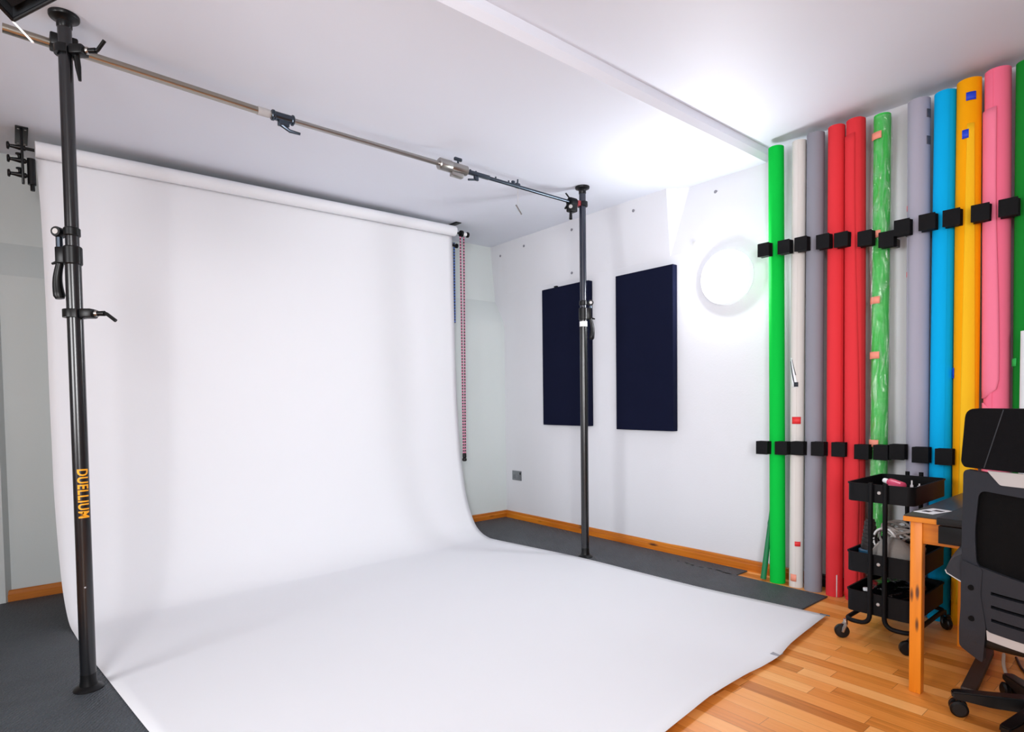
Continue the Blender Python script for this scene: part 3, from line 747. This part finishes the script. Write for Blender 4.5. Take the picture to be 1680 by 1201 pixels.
# leaning green stick
bm = BM(); a = Vector((2.664, -.066, TZ)); b = Vector((2.698, .034, .70)); dd = (b-a)
sweep(bm, [a, a+dd*.45, a+dd*.47, a+dd*.5, b], [.0165, .0125, .0145, .012, .008], 12)
tag(build('green_pole', bm, mat('dark_green_paint', '#0f7a48', .55), at=a), 'short dark green stick leaning in the corner beside the bright green roll', 'stick')
root_ = None

# ------------------------------------------------------------------ roll holder blocks
def holder_shape(w, h, dep):
    """block with concave flanks and a stem running back to the wall"""
    poly = []
    for i in range(7):
        t = i/6; poly.append((-w/2+.009*math.sin(PI*t), -dep*t))
    for i in range(7):
        t = i/6; poly.append((w/2-.009*math.sin(PI*t), -dep+dep*t))
    t = bmesh.new(); prism(t, poly, -h/2, h/2, .002); return t
rolls_bt = [(a_, b_+.025*(4.415-b_)/3.47, r_) for a_, b_, r_ in [(2.737, 2.676, .042), (2.845, 2.812, .036), (2.938, 2.902, .045), (3.052, 3.013, .042), (3.156, 3.11, .046), (3.262, 3.235, .044), (3.437, 3.398, .047), (3.527, 3.508, .046), (3.622, 3.594, .052), (3.746, 3.706, .052), (3.836, 3.808, .04)]]
def holder(x, z, yfront, label, w=.068, h=.076, dep=.05):
    lo, hi = -9, 9
    for a, b, r in rolls_bt:
        c = a+(b-a)*z/2.53
        if c <= x: lo = max(lo, c+r)
        else: hi = min(hi, c-r)
    sx = min(max(x, lo+.012), hi-.012) if hi-lo > .024 else (lo+hi)/2
    if lo < 0: sx = x
    yw = ywall(3, z)
    root = empty('roll_holder_block', (x, yw, z), label, 'holder', 'black holder blocks gripping the paper rolls')
    t = holder_shape(w, h, dep); bmesh.ops.translate(t, verts=t.verts[:], vec=(x, yfront+dep, z)); build('grip_block', t, M['holder'], root, smooth=25)
    t = BM(); box(t, (sx-.008, yfront+dep-.004, z-.02), (sx+.008, yw+.001, z+.02), .002); build('mounting_stem', t, M['black'], root)
gapn = ['left of the bright green roll', 'between the green and off-white rolls', 'between the off-white and grey rolls', 'between the grey and first red rolls', 'between the two red rolls', 'between the second red and the wrapped green roll', 'at the right side of the wrapped green roll', 'at the left side of the lavender roll', 'between the lavender and cyan rolls', 'between the cyan and yellow rolls', 'between the yellow and pink rolls', 'between the pink and dark green rolls']
up = [(2.670, 1.930), (2.788, 1.923), (2.883, 1.92), (2.999, 1.909), (3.091, 1.899), (3.205, 1.881), (3.302, 1.855), (3.370, 1.898), (3.474, 1.9), (3.570, 1.897), (3.677, 1.893), (3.775, 1.892)]
lw = [(2.673, .786), (2.785, .789), (2.877, .793), (2.986, .796), (3.092, .798), (3.204, .792), (3.292, .794), (3.364, .801), (3.462, .792), (3.556, .789)]
for i, (x, z) in enumerate(up): holder(x, z, -.088, 'black block of the upper holder row, '+gapn[i], dep=.045)
for i, (x, z) in enumerate(lw): holder(x, z, -.108, 'black block of the lower holder row, '+gapn[i], w=.066 if i in (6, 7) else .068)

# ------------------------------------------------------------------ trolley
X0, X1, Y0, Y1 = 3.325, 3.585, -.602, -.172
root = empty('utility_trolley', (3.455, -.39, 0), 'black three-tier metal trolley on castors in front of the paper rolls', 'trolley')
def tray(z0, z1):
    bm = BM(); out = rrect(X0, Y0, X1, Y1, .03); inn = rrect(X0+.003, Y0+.003, X1-.003, Y1-.003, .028); n = len(out)
    lip = rrect(X0-.004, Y0-.004, X1+.004, Y1+.004, .033)
    def ring(p, z): return [bm.verts.new((x, y, z)) for x, y in p]
    a = ring(out, z0); b = ring(out, z1-.006); l1 = ring(lip, z1-.006); l2 = ring(lip, z1); c = ring(inn, z1); d = ring(inn, z0+.003)
    for p, q in ((a, b), (b, l1), (l1, l2), (l2, c), (c, d)):
        for i in range(n): bm.faces.new((p[i], p[(i+1) % n], q[(i+1) % n], q[i]))
    bm.faces.new(a[::-1]); bm.faces.new(d)
    o = build('tray', bm, M['blackmat'], root, smooth=40)
    for yy, s in ((Y0-.0006, -1), (Y1+.0006, 1)):
        bm = BM(); lathe(bm, [(.0075, 0), (.0065, .003), (.003, .005)], (3.455, yy, (z0+z1)/2+.004), (0, s, 0), 14); build('screw_cap', bm, M['silver'], o, label='pale round screw cap')
for z0, z1 in ((.618, .698), (.305, .392), (.128, .222)): tray(z0, z1)
for s in (-1, 1):
    xi = 3.455+s*.028; xo = 3.455+s*.128; ya_ = Y0-.013; yb_ = Y1+.013; zb = .088
    bm = BM(); sweep(bm, rounded([(xi, ya_, .705), (xi, ya_, zb), (xo, ya_, zb), (xo, yb_, zb), (xi, yb_, zb), (xi, yb_, .715)], .045, 7), .0095, 12); build('tube_frame', bm, M['blackmat'], root)
for sx in (-1, 1):
    for y, a in ((Y0-.010, .6), (Y1+.010, 2.4)):
        x = 3.455+sx*.127; hd = Vector((math.cos(a), math.sin(a), 0)); ax = Vector((-hd.y, hd.x, 0)); c = Vector((x, y, .030))-hd*.014
        w = empty('castor', (0, 0, 0), None, None) if False else None
        bm = BM(); sweep(bm, [(x, y, .086), (x, y, .062)], [.008, .010], 12)
        for k in (-1, 1): sweep(bm, [Vector((x, y, .064))+ax*.012*k, c+ax*.0165*k+hd*.004+Vector((0, 0, .018)), c+ax*.0165*k], [.007, .008, .006], 8)
        cb = build('castor_fork', bm, M['chrome'] if sx < 0 and y < -.5 else M['black'], root)
        bm = BM(); lathe(bm, [(.012, -.013), (.026, -.012), (.030, -.007), (.030, .007), (.026, .012), (.012, .013)], c, ax, 24); build('castor_wheel', bm, M['black'], cb)

# contents of the trolley
bm = BM(); box(bm, (-.055, -.04, 0), (.055, .04, .002), M=Matrix.Translation((3.43, -.50, .668)) @ Matrix.Rotation(.5, 4, 'Z') @ Matrix.Rotation(.12, 4, 'X'))
box(bm, (-.05, -.035, -.045), (.05, .035, 0), .004, M=Matrix.Translation((3.43, -.50, .667)) @ Matrix.Rotation(.5, 4, 'Z'))
tag(build('white_carton', bm, M['card'], at=(3.43, -.5, .623)), 'flat white carton lying in the top tray of the trolley under the pink bottle', 'carton')
root = empty('plastic_bottle', (3.47, -.46, .68), 'small pink plastic bottle with white cap lying in the top tray', 'bottle')
ba = Vector((3.515, -.50, .687)); bd = Vector((-.10, .075, .010))
bm = BM(); lathe(bm, [(.010, 0), (.017, .004), (.018, .06), (.017, .085), (.010, .095)], ba, bd, 18); build('bottle_body', bm, M['pink'], root)
bm = BM(); lathe(bm, [(.010, .094), (.011, .096), (.011, .122), (.008, .126)], ba, bd, 16); build('bottle_cap', bm, M['white'], root, label='white cap')
for i, (x, y, h) in enumerate(((3.525, -.43, .085), (3.545, -.40, .07), (3.555, -.45, .066))):
    bm = BM(); lathe(bm, [(.006, .0), (.006, h*.75), (.003, h*.8), (.003, h)], (x, y, .6215), seg=10)
    tag(build('white_nozzle', bm, M['wand'], at=(x, y, .6215)), ['tall thin white nozzle standing in the top tray, tallest of the three', 'short white nozzle in the top tray, furthest back of the three', 'short white nozzle in the top tray, closest to the tray front right corner'][i], 'nozzle', 'white nozzles in the top tray')
bm = BM(); box(bm, (-.045, -.022, 0), (.045, .022, .055), .006, M=Matrix.Translation((3.52, -.555, .6215)))
tag(build('white_box', bm, M['card'], at=(3.52, -.555, .6215)), 'low white box at the front right edge of the top tray', 'box')

root = empty('lens_stack', (3.375, -.47, .309), 'stack of black ribbed lens tubes in the middle tray, tapering upwards', 'lens')
bm = BM(); lathe(bm, [(.040, 0), (.040, .052), (.036, .055)], (3.375, -.47, .309), seg=28); build('lens_barrel', bm, M['blackmat'], root)
bm = BM(); lathe(bm, [(.037, .054), (.045, .057), (.045, .072), (.037, .076)], (3.375, -.47, .309), seg=28); build('lens_ring', bm, M['ring'], root, label='blue grey rim')
prof = [(.036, .075)]
for k in range(7):
    z = .08+k*.018; r = .036-.0022*k; prof += [(r, z), (r, z+.012), (r-.004, z+.013), (r-.004, z+.018)]
bm = BM(); lathe(bm, prof+[(.018, .212)], (3.375, -.47, .309), seg=28); build('lens_hood', bm, mat('brown_black', '#241d1c', .55), root)

root = empty('cable_coil', (3.475, -.40, .40), 'tangled coil of pale grey cable heaped in the middle tray', 'cable')
bm = BM(); pts = []
for i in range(260):
    t = i/260; a = t*2*PI*8.5
    pts.append((3.475+(.075+.018*math.sin(3.1*a/2.9))*math.cos(a), -.39+(.085+.02*math.cos(a*.37))*math.sin(a)*.9, .425+.052*math.sin(a+1.1*t*6)+.03*t))
sweep(bm, pts, .0055, 8); build('cable_loop', bm, M['cable'], root)
bm = BM(); pts = []
for i in range(90):
    t = i/90; a = t*2*PI*3
    pts.append((3.44+.045*math.cos(a), -.47+.02*math.sin(a*1.3), .44+.05*math.sin(a)))
sweep(bm, pts, .0045, 8); build('cable_loop', bm, M['white'], root, label='thin white loops in front')
bm = BM(); pts = []
for i in range(80):
    t = i/80; a = t*2*PI*4; pts.append((3.525+.035*math.cos(a), -.38+.05*math.sin(a), .38+.03*math.sin(a*.7)+.06*t))
sweep(bm, pts, .006, 8); build('cable_loop', bm, M['black'], root, label='black lead among the grey')
# grey pouch
root = empty('fabric_pouch', (3.485, -.53, .309), 'rounded grey fabric pouch at the front of the middle tray', 'pouch')
bm = BM(); t = bmesh.new(); bmesh.ops.create_uvsphere(t, u_segments=32, v_segments=20, radius=1)
for v in t.verts:
    x, y, z = v.co; z = max(z, -.55)
    s = abs(x)**2.2
    v.co = Vector((3.487+.083*x, -.527+.055*y, .378+.086*z*(1-.12*s)+(0 if z > -.5 else -.0215)))
merge(bm, t); build('pouch_body', bm, M['pouch'], root, smooth=80)
bm = BM(); sweep(bm, [(3.409+.0, -.552, .36), (3.425, -.578, .41), (3.445, -.572, .44)], .0025, 6); build('pouch_seam', bm, M['cable'], root)
bm = BM(); t = bmesh.new(); bmesh.ops.create_icosphere(t, subdivisions=4, radius=1)
for v in t.verts:
    n = v.co.normalized(); k = 1+.10*math.sin(9*n.x+4*n.y)*math.cos(7*n.y+5*n.z)+.06*math.sin(17*n.x*n.y+6*n.z)
    v.co = Vector((3.455+.112*n.x*k, -.385+.185*n.y*k, .132+max(0, .052+.055*n.z*k)))
merge(bm, t); tag(build('plastic_bag', bm, M['bag'], at=(3.455, -.385, .132), smooth=50), 'crumpled black plastic bag filling the bottom tray of the trolley', 'bag')
bm = BM(); box(bm, (-.018, -.01, 0), (.018, .01, .016), .005, M=Matrix.Translation((3.395, -.55, .212)) @ Matrix.Rotation(.4, 4, 'Z'))
tag(build('white_tag', bm, M['wand'], at=(3.395, -.55, .2)), 'small white tag on the black bag in the bottom tray', 'tag')

# ------------------------------------------------------------------ desk
DX0, DX1, DY0, DY1, DZ = 3.668, 4.90, -1.004, -.275, .652
root = empty('wooden_desk', (4.28, -.64, 0), 'pine desk with dark top standing at the right beside the trolley', 'desk')
bm = BM(); box(bm, (DX0+.002, DY0+.002, DZ-.004), (DX1-.002, DY1-.002, DZ), .001); build('tabletop', bm, M['desktop'], root, label='dark top surface')
bm = BM(); box(bm, (DX0, DY0, DZ-.022), (DX1, DY1, DZ-.004), .002); build('top_board', bm, M['pine_x'], root, label='pine board edge')
for x in (DX0+.010, DX1-.048):
    for y in (DY0+.045, DY1-.083):
        bm = BM(); box(bm, (x, y, 0), (x+.037, y+.037, DZ-.022), .002); build('leg', bm, M['pine_z'], root)
bm = BM(); box(bm, (DX0+.047, DY0+.052, DZ-.105), (DX1-.048, DY0+.068, DZ-.022), .001); build('apron', bm, M['pine_x'], root)
for x in (DX0+.02, DX1-.036):
    bm = BM(); box(bm, (x, DY0+.082, DZ-.105), (x+.016, DY1-.083, DZ-.022), .001); build('apron', bm, M['pine_y'], root)
bm = BM(); box(bm, (DX0+.047, DY1-.07, DZ-.105), (DX1-.048, DY1-.054, DZ-.022), .001); build('apron', bm, M['pine_x'], root)
bm = BM(); box(bm, (3.775, DY0-.002, DZ-.085), (4.72, DY0+.049, DZ-.024), .002); build('drawer', bm, M['black'], root, label='black drawer front')
bm = BM(); box(bm, (3.772, DY0-.010, DZ+.0003), (4.80, DY1+.05, DZ+.005), .0015); box(bm, (3.772, DY0-.010, DZ-.020), (4.80, DY0-.003, DZ+.002), .001)
tag(build('desk_pad', bm, M['pad'], at=(4.28, -.64, DZ)), 'large black pad covering most of the desk top and folded over its front edge', 'desk pad')
root = empty('printed_card', (3.725, -.84, DZ), 'white card with dark print lying on the left corner of the desk', 'card')
A = Matrix.Translation((3.722, -.865, DZ+.0003)) @ Matrix.Rotation(-.25, 4, 'Z')
bm = BM(); box(bm, (-.034, -.06, 0), (.034, .06, .0012), M=A); build('card_sheet', bm, M['card'], root)
bm = BM(); box(bm, (-.02, -.035, .0012), (.004, -.008, .0018), M=A); box(bm, (-.006, .004, .0012), (.024, .03, .0018), M=A); build('card_print', bm, M['ink'], root)

# ------------------------------------------------------------------ office chair (seen from behind)
CH = Vector((4.095, -.925, 0))
root = empty('office_chair', CH, 'black high-back office chair seen from behind at the desk', 'office chair')
def plate(outline, holes, thick, fmap, bend=.02):
    """flat outline in (s, z), sliced, thickened and bent by fmap(s, z) -> y offset"""
    t = bmesh.new(); edges = []
    for loop in [outline]+holes:
        vs = [t.verts.new((s, 0, z)) for s, z in loop]
        for i in range(len(vs)): edges.append(t.edges.new((vs[i], vs[(i+1) % len(vs)])))
    bmesh.ops.triangle_fill(t, edges=edges, use_beauty=True, use_dissolve=False)
    for ax, rng in ((0, (-.26, .26)), (2, (.2, 1.1))):
        k = rng[0]
        while k < rng[1]:
            no = (1, 0, 0) if ax == 0 else (0, 0, 1); co = (k, 0, 0) if ax == 0 else (0, 0, k)
            bmesh.ops.bisect_plane(t, geom=t.verts[:]+t.edges[:]+t.faces[:], plane_co=co, plane_no=no); k += bend if ax == 0 else .05
    r = bmesh.ops.extrude_face_region(t, geom=t.faces[:]); nv = [e for e in r['geom'] if isinstance(e, bmesh.types.BMVert)]
    bmesh.ops.translate(t, verts=nv, vec=(0, thick, 0))
    for v in t.verts: v.co.y += fmap(v.co.x, v.co.z)
    bmesh.ops.translate(t, verts=t.verts[:], vec=CH)
    return t
def back_y(s, z):   # y of the rear face of the back, relative to the hub
    return -.275+1.15*s*s - .05*max(0, (z-.80)) + .10*max(0, .62-z) - .17*(s+.22)
def poly_round(pts, r, n=5):
    P = [Vector((a, b, 0)) for a, b in pts]; out = []; m = len(P)
    for i in range(m):
        a, b, c = P[i-1], P[i], P[(i+1) % m]; d1 = a-b; d2 = c-b; k = min(r, d1.length*.45, d2.length*.45); p = b+d1.normalized()*k; q = b+d2.normalized()*k
        for j in range(n+1):
            t = j/n; w = p*(1-t)**2+b*2*t*(1-t)+q*t*t; out.append((w.x, w.y))
    return out
hr = poly_round([(-.212, .852), (-.222, .868), (-.207, 1.035), (.207, 1.035), (.222, .868), (.212, .852)], .03)
bm = plate(hr, [], .055, lambda s, z: back_y(s, z)-.012); hd = build('headrest', bm, M['fabric'], root, smooth=50)
for s in (-1, 1):
    pts = [(CH.x+s*(.105+.05*t), CH.y+back_y(s*(.105+.05*t), 1.032-.176*t)-.0125, CH.z+1.032-.176*t) for t in [i/10 for i in range(11)]]
    bm = BM(); sweep(bm, pts, .0016, 6); build('seam', bm, M['seam'], hd)
fo = poly_round([(-.218, .845), (-.222, .56), (-.205, .525), (-.165, .497), (.165, .497), (.205, .525), (.222, .56), (.218, .845), (.12, .838), (-.12, .838)], .02)
fi = poly_round([(-.172, .785), (-.182, .66), (-.178, .545), (0, .525), (.178, .545), (.182, .66), (.172, .785), (0, .775)], .025)
bm = plate(fo, [fi[::-1]], .028, back_y); build('back_frame', bm, M['chair'], root, smooth=50)
bm = plate(poly_round([(-.185, .795), (-.19, .52), (.19, .52), (.185, .795)], .02), [], .006, lambda s, z: back_y(s, z)+.012); build('back_mesh', bm, M['mesh'], root, smooth=50)
bm = plate(poly_round([(-.150, .848), (-.115, .808), (.115, .808), (.150, .848)], .006), [], .012, lambda s, z: back_y(s, z)-.004); build('silver_trim', bm, M['silver'], root, smooth=40, label='silver trim below the headrest')
slots = [[(-.138, z), (.138, z), (.138, z-.010), (-.138, z-.010)] for z in (.480, .438, .396)]
bm = plate(poly_round([(-.180, .55), (-.150, .35), (.150, .35), (.180, .55), (0, .525)], .012), [s[::-1] for s in slots], .022, lambda s, z: back_y(s, z)-.004); build('lumbar_plate', bm, M['chair'], root, smooth=40)
bm = plate([(-.14, .49), (.14, .49), (.14, .38), (-.14, .38)], [], .006, lambda s, z: back_y(s, z)+.024); build('slot_backing', bm, M['mesh'], root, smooth=40)
bm = plate([(-.152, .352), (-.150, .322), (.150, .322), (.152, .352)], [], .014, lambda s, z: back_y(s, z)-.002); build('silver_bar', bm, M['silver'], root, smooth=40, label='silver bar at the bottom of the back')
for s in (-1, 1):
    o = poly_round([(s*.160, .545), (s*.222, .555), (s*.226, .40), (s*.232, .33), (s*.236, .262), (s*.166, .236), (s*.152, .36), (s*.166, .46)], .012)
    bm = plate(o, [], .035, lambda a, z: back_y(a, z)-.006+.15*max(0, .33-z)); br_ = build('arm_bracket', bm, M['chair'], root, smooth=40)
    for z in (.475, .375):
        p = Vector((s*.192, back_y(s*.192, z)-.0065, z)); bm = BM(); lathe(bm, [(.0085, 0), (.0085, .004), (.005, .004)], CH+p, (0, -1, 0), 14); build('bolt_cap', bm, M['mesh'], br_)
    # armrest: its rear end shows beside the back
    y0a = back_y(s*.22, .53)+.004; oa = [(s*.200, .578), (s*.222, .572), (s*.243, .556), (s*.258, .535), (s*.266, .512), (s*.262, .502), (s*.236, .488), (s*.200, .470)]
    bm = BM(); va = [[bm.verts.new(CH+Vector((x, yy, z+dz))) for x, z in oa] for yy, dz in ((y0a, 0), (y0a+.05, .018), (-.095, .030))]
    bm.faces.new(va[0]); bm.faces.new(va[2][::-1])
    for p, q in zip(va, va[1:]):
        for i in range(8): bm.faces.new((p[i], p[(i+1) % 8], q[(i+1) % 8], q[i]))
    ar = build('armrest', bm, M['chair'], root, smooth=40)
    bm = BM(); sweep(bm, [CH+Vector((x, y0a-.001, z)) for x, z in oa[4:]], .0018, 8); build('armrest_edge', bm, M['silver'], ar, label='thin pale edge')
bm = BM(); box(bm, (CH.x-.215, CH.y-.20, .335), (CH.x+.215, CH.y+.22, .405), .03, 4); build('seat', bm, M['fabric'], root, smooth=60)
bm = BM(); box(bm, (CH.x-.19, CH.y-.215, .285), (CH.x+.19, CH.y+.18, .338), .015, 3); build('seat_pan', bm, M['black'], root)
HB = Vector((4.062, -.94, 0))
bm = BM(); lathe(bm, [(.026, .09), (.026, .20), (.015, .20), (.015, .29)], HB, seg=20); build('gas_column', bm, M['black'], root)
bm = BM(); lathe(bm, [(.045, .055), (.05, .07), (.045, .105), (.03, .11)], HB, seg=24); build('base_hub', bm, M['black'], root)
for ang_ in (201, 255, 335, 55, 125):
    a = math.radians(ang_); d = Vector((math.cos(a), math.sin(a), 0)); n = Vector((-d.y, d.x, 0))
    bm = BM(); t = bmesh.new()
    R0, R1 = .03, .254
    sec = lambda r, w, zt, zb: [HB+d*r+n*w+Vector((0, 0, zb)), HB+d*r+n*w*.9+Vector((0, 0, zt)), HB+d*r-n*w*.9+Vector((0, 0, zt)), HB+d*r-n*w+Vector((0, 0, zb))]
    ss = [[t.verts.new(p) for p in sec(*q)] for q in ((R0, .026, .105, .058), (.15, .023, .092, .052), (.24, .020, .083, .058), (R1, .016, .080, .060))]
    for p, q in zip(ss, ss[1:]):
        for i in range(4): t.faces.new((p[i], p[(i+1) % 4], q[(i+1) % 4], q[i]))
    t.faces.new(ss[0]); t.faces.new(ss[-1][::-1])
    bmesh.ops.recalc_face_normals(t, faces=t.faces[:]); bmesh.ops.bevel(t, geom=t.edges[:], offset=.004, segments=2, affect='EDGES'); merge(bm, t)
    lg = build('base_leg', bm, M['black'], root, smooth=40)
    c = HB+d*(R1-.02)+n*.0; bm = BM()
    for w in (-1, 1): lathe(bm, [(.008, .004), (.024, .006), (.0265, .012), (.0265, .019), (.020, .024)], Vector((c.x, c.y, .0265)), n*w, 20)
    lathe(bm, [(.009, 0), (.009, .05)], Vector((c.x, c.y, .025)), seg=12); build('castor', bm, M['black'], lg)

# things under the desk
a = Vector((3.826, -.835, .012)); b = Vector((3.782, -.36, .012)); dd = (b-a).normalized(); ang = math.atan2(dd.y, dd.x)
bm = BM(); box(bm, (0, -.022, -.012), ((b-a).length, .022, .012), .003, M=Matrix.Translation(a) @ Matrix.Rotation(ang, 4, 'Z'))
tag(build('wooden_bar', bm, mat('dark_stained_wood', '#35241a', .55, var=.3, vscale=14), at=a), 'narrow dark wooden bar lying on the floor behind the chair base', 'bar')
bm = BM(); pts = catmull([(3.83, -.33, .006), (3.855, -.46, .006), (3.895, -.60, .006), (3.925, -.70, .006), (3.925, -.76, .006), (3.90, -.80, .006)], 30); sweep(bm, pts, .006, 8)
tag(build('power_cable', bm, mat('white_cable', '#d9cdbb', .45), at=(3.89, -.6, .006)), 'pale cable curving across the wooden floor under the chair', 'cable')
bm = BM(); pts = catmull([(3.87, -.33, .005), (3.91, -.45, .005), (3.97, -.55, .005), (4.04, -.62, .005)], 24); sweep(bm, pts, .005, 8)
tag(build('power_cable', bm, M['black'], at=(3.95, -.5, .005)), 'black cable on the wooden floor to the right of the pale one', 'cable')

# ------------------------------------------------------------------ softbox hung from the ceiling, its corner in view at top left
T = Vector((2.71, -3.416, 1.915)); e1 = Vector((.551, .699, .456)).normalized(); e2 = Vector((.54, -.71, .44)); e2 = (e2-e1*e2.dot(e1)).normalized(); e3 = e1.cross(e2).normalized()
if e3.z < 0: e3 = -e3
root = empty('softbox', T+e1*.2+e2*.2+e3*.12, 'black fabric softbox whose lower corner shows at the top left of the view', 'softbox')
bm = BM(); w = .40; ins = .10; dpt = .15
lo = [T, T+e1*w, T+e1*w+e2*w, T+e2*w]; cc = T+e1*w/2+e2*w/2
hi_ = [cc+(p-cc)*.55+e3*dpt for p in lo]
va_ = [bm.verts.new(p) for p in lo]; vb_ = [bm.verts.new(p) for p in hi_]
for i in range(4): bm.faces.new((va_[i], va_[(i+1) % 4], vb_[(i+1) % 4], vb_[i]))
bm.faces.new(vb_)
bmesh.ops.subdivide_edges(bm, edges=bm.edges[:], cuts=5, use_grid_fill=True)
build('fabric_shell', bm, mat('softbox_cloth', '#0b1016', .8, var=.4, vscale=20, bump=.4, bscale=30), root)
bm = BM(); q = [p-e3*.002 for p in lo]; bm.faces.new([bm.verts.new(cc+(p-cc)*.9-e3*.002) for p in lo]); build('front_cloth', bm, M['blackmat'], root, smooth=0)
bm = BM()
for p, q in zip(lo, lo[1:]+lo[:1]): sweep(bm, [p, q], .004, 8)
build('edge_piping', bm, M['black'], root)
bm = BM(); cp = cc+e3*dpt; sweep(bm, [cp, cp+e3*.05, Vector((cp.x-.05, cp.y, 2.571))], .014, 12); lathe(bm, [(.05, 0), (.05, -.012)], (cp.x-.05, cp.y, 2.572), seg=20); build('ceiling_mount', bm, M['black'], root)
bm = BM(); sweep(bm, [T+e2*.03-Vector((0, 0, 0)), T+Vector((-.004, 0, -.001)), Vector((2.738, -3.384, 1.866))], .0022, 8); build('strap', bm, M['white'], root, label='thin white strap')

# ------------------------------------------------------------------ lights
def area(name, loc, target, size, power, col=(1, 1, 1), sy=None):
    l = bpy.data.lights.new(name, 'AREA'); l.energy = power; l.color = col; l.size = size
    if sy: l.shape = 'RECTANGLE'; l.size_y = sy
    o = bpy.data.objects.new(name, l); COL.objects.link(o); o.location = loc
    o.rotation_euler = (Vector(target)-Vector(loc)).to_track_quat('-Z', 'Y').to_euler(); return o
l = area('overhead_fill', (5.0, -4.4, 2.45), (3.6, -2.2, .4), 1.2, 36, (.97, .98, 1))  # added overhead fill behind the camera, brightens floor and chair; no known fixture
l = area('side_fill', (6.2, -4.6, 1.5), (1.2, -1.2, 1.1), 1.3, 40, (.97, .98, 1.0), 1.3); l.data.spread = math.radians(75)  # unseen fill added by the right wall; the room has no window there
l = area('front_fill', (3.0, -5.9, 1.5), (2.8, -.6, 1.1), 1.2, 30, (.97, .98, 1.0)); l.data.spread = math.radians(95)  # fill added out of view, spread narrowed onto the paper and rolls
w = bpy.data.worlds.new('world'); scene.world = w; w.use_nodes = True
w.node_tree.nodes['Background'].inputs[0].default_value = (.8, .82, .9, 1); w.node_tree.nodes['Background'].inputs[1].default_value = .15

# ------------------------------------------------------------------ camera
cam = bpy.data.cameras.new('camera'); co = bpy.data.objects.new('camera', cam); COL.objects.link(co)
cam.sensor_width = 36; cam.sensor_fit = 'HORIZONTAL'; cam.lens = 981.62/1680*36
head, pitch, roll = 2.4505, -.0341, -.0124
fw = Vector((math.cos(head)*math.cos(pitch), math.sin(head)*math.cos(pitch), math.sin(pitch)))
r0 = Vector((math.sin(head), -math.cos(head), 0)); u0 = r0.cross(fw)
r1 = r0*math.cos(roll)+u0*math.sin(roll); u1 = -r0*math.sin(roll)+u0*math.cos(roll)
co.matrix_world = Matrix(((r1.x, u1.x, -fw.x, 4.4147), (r1.y, u1.y, -fw.y, -3.4398), (r1.z, u1.z, -fw.z, 1.075), (0, 0, 0, 1)))
cam.shift_x = (840-836.99)/1680; cam.shift_y = (691.53-600.5)/1680
cam.clip_start = .05
scene.camera = co
scene.view_settings.view_transform = 'Standard'; scene.view_settings.look = 'None'
scene.view_settings.exposure = 0.0
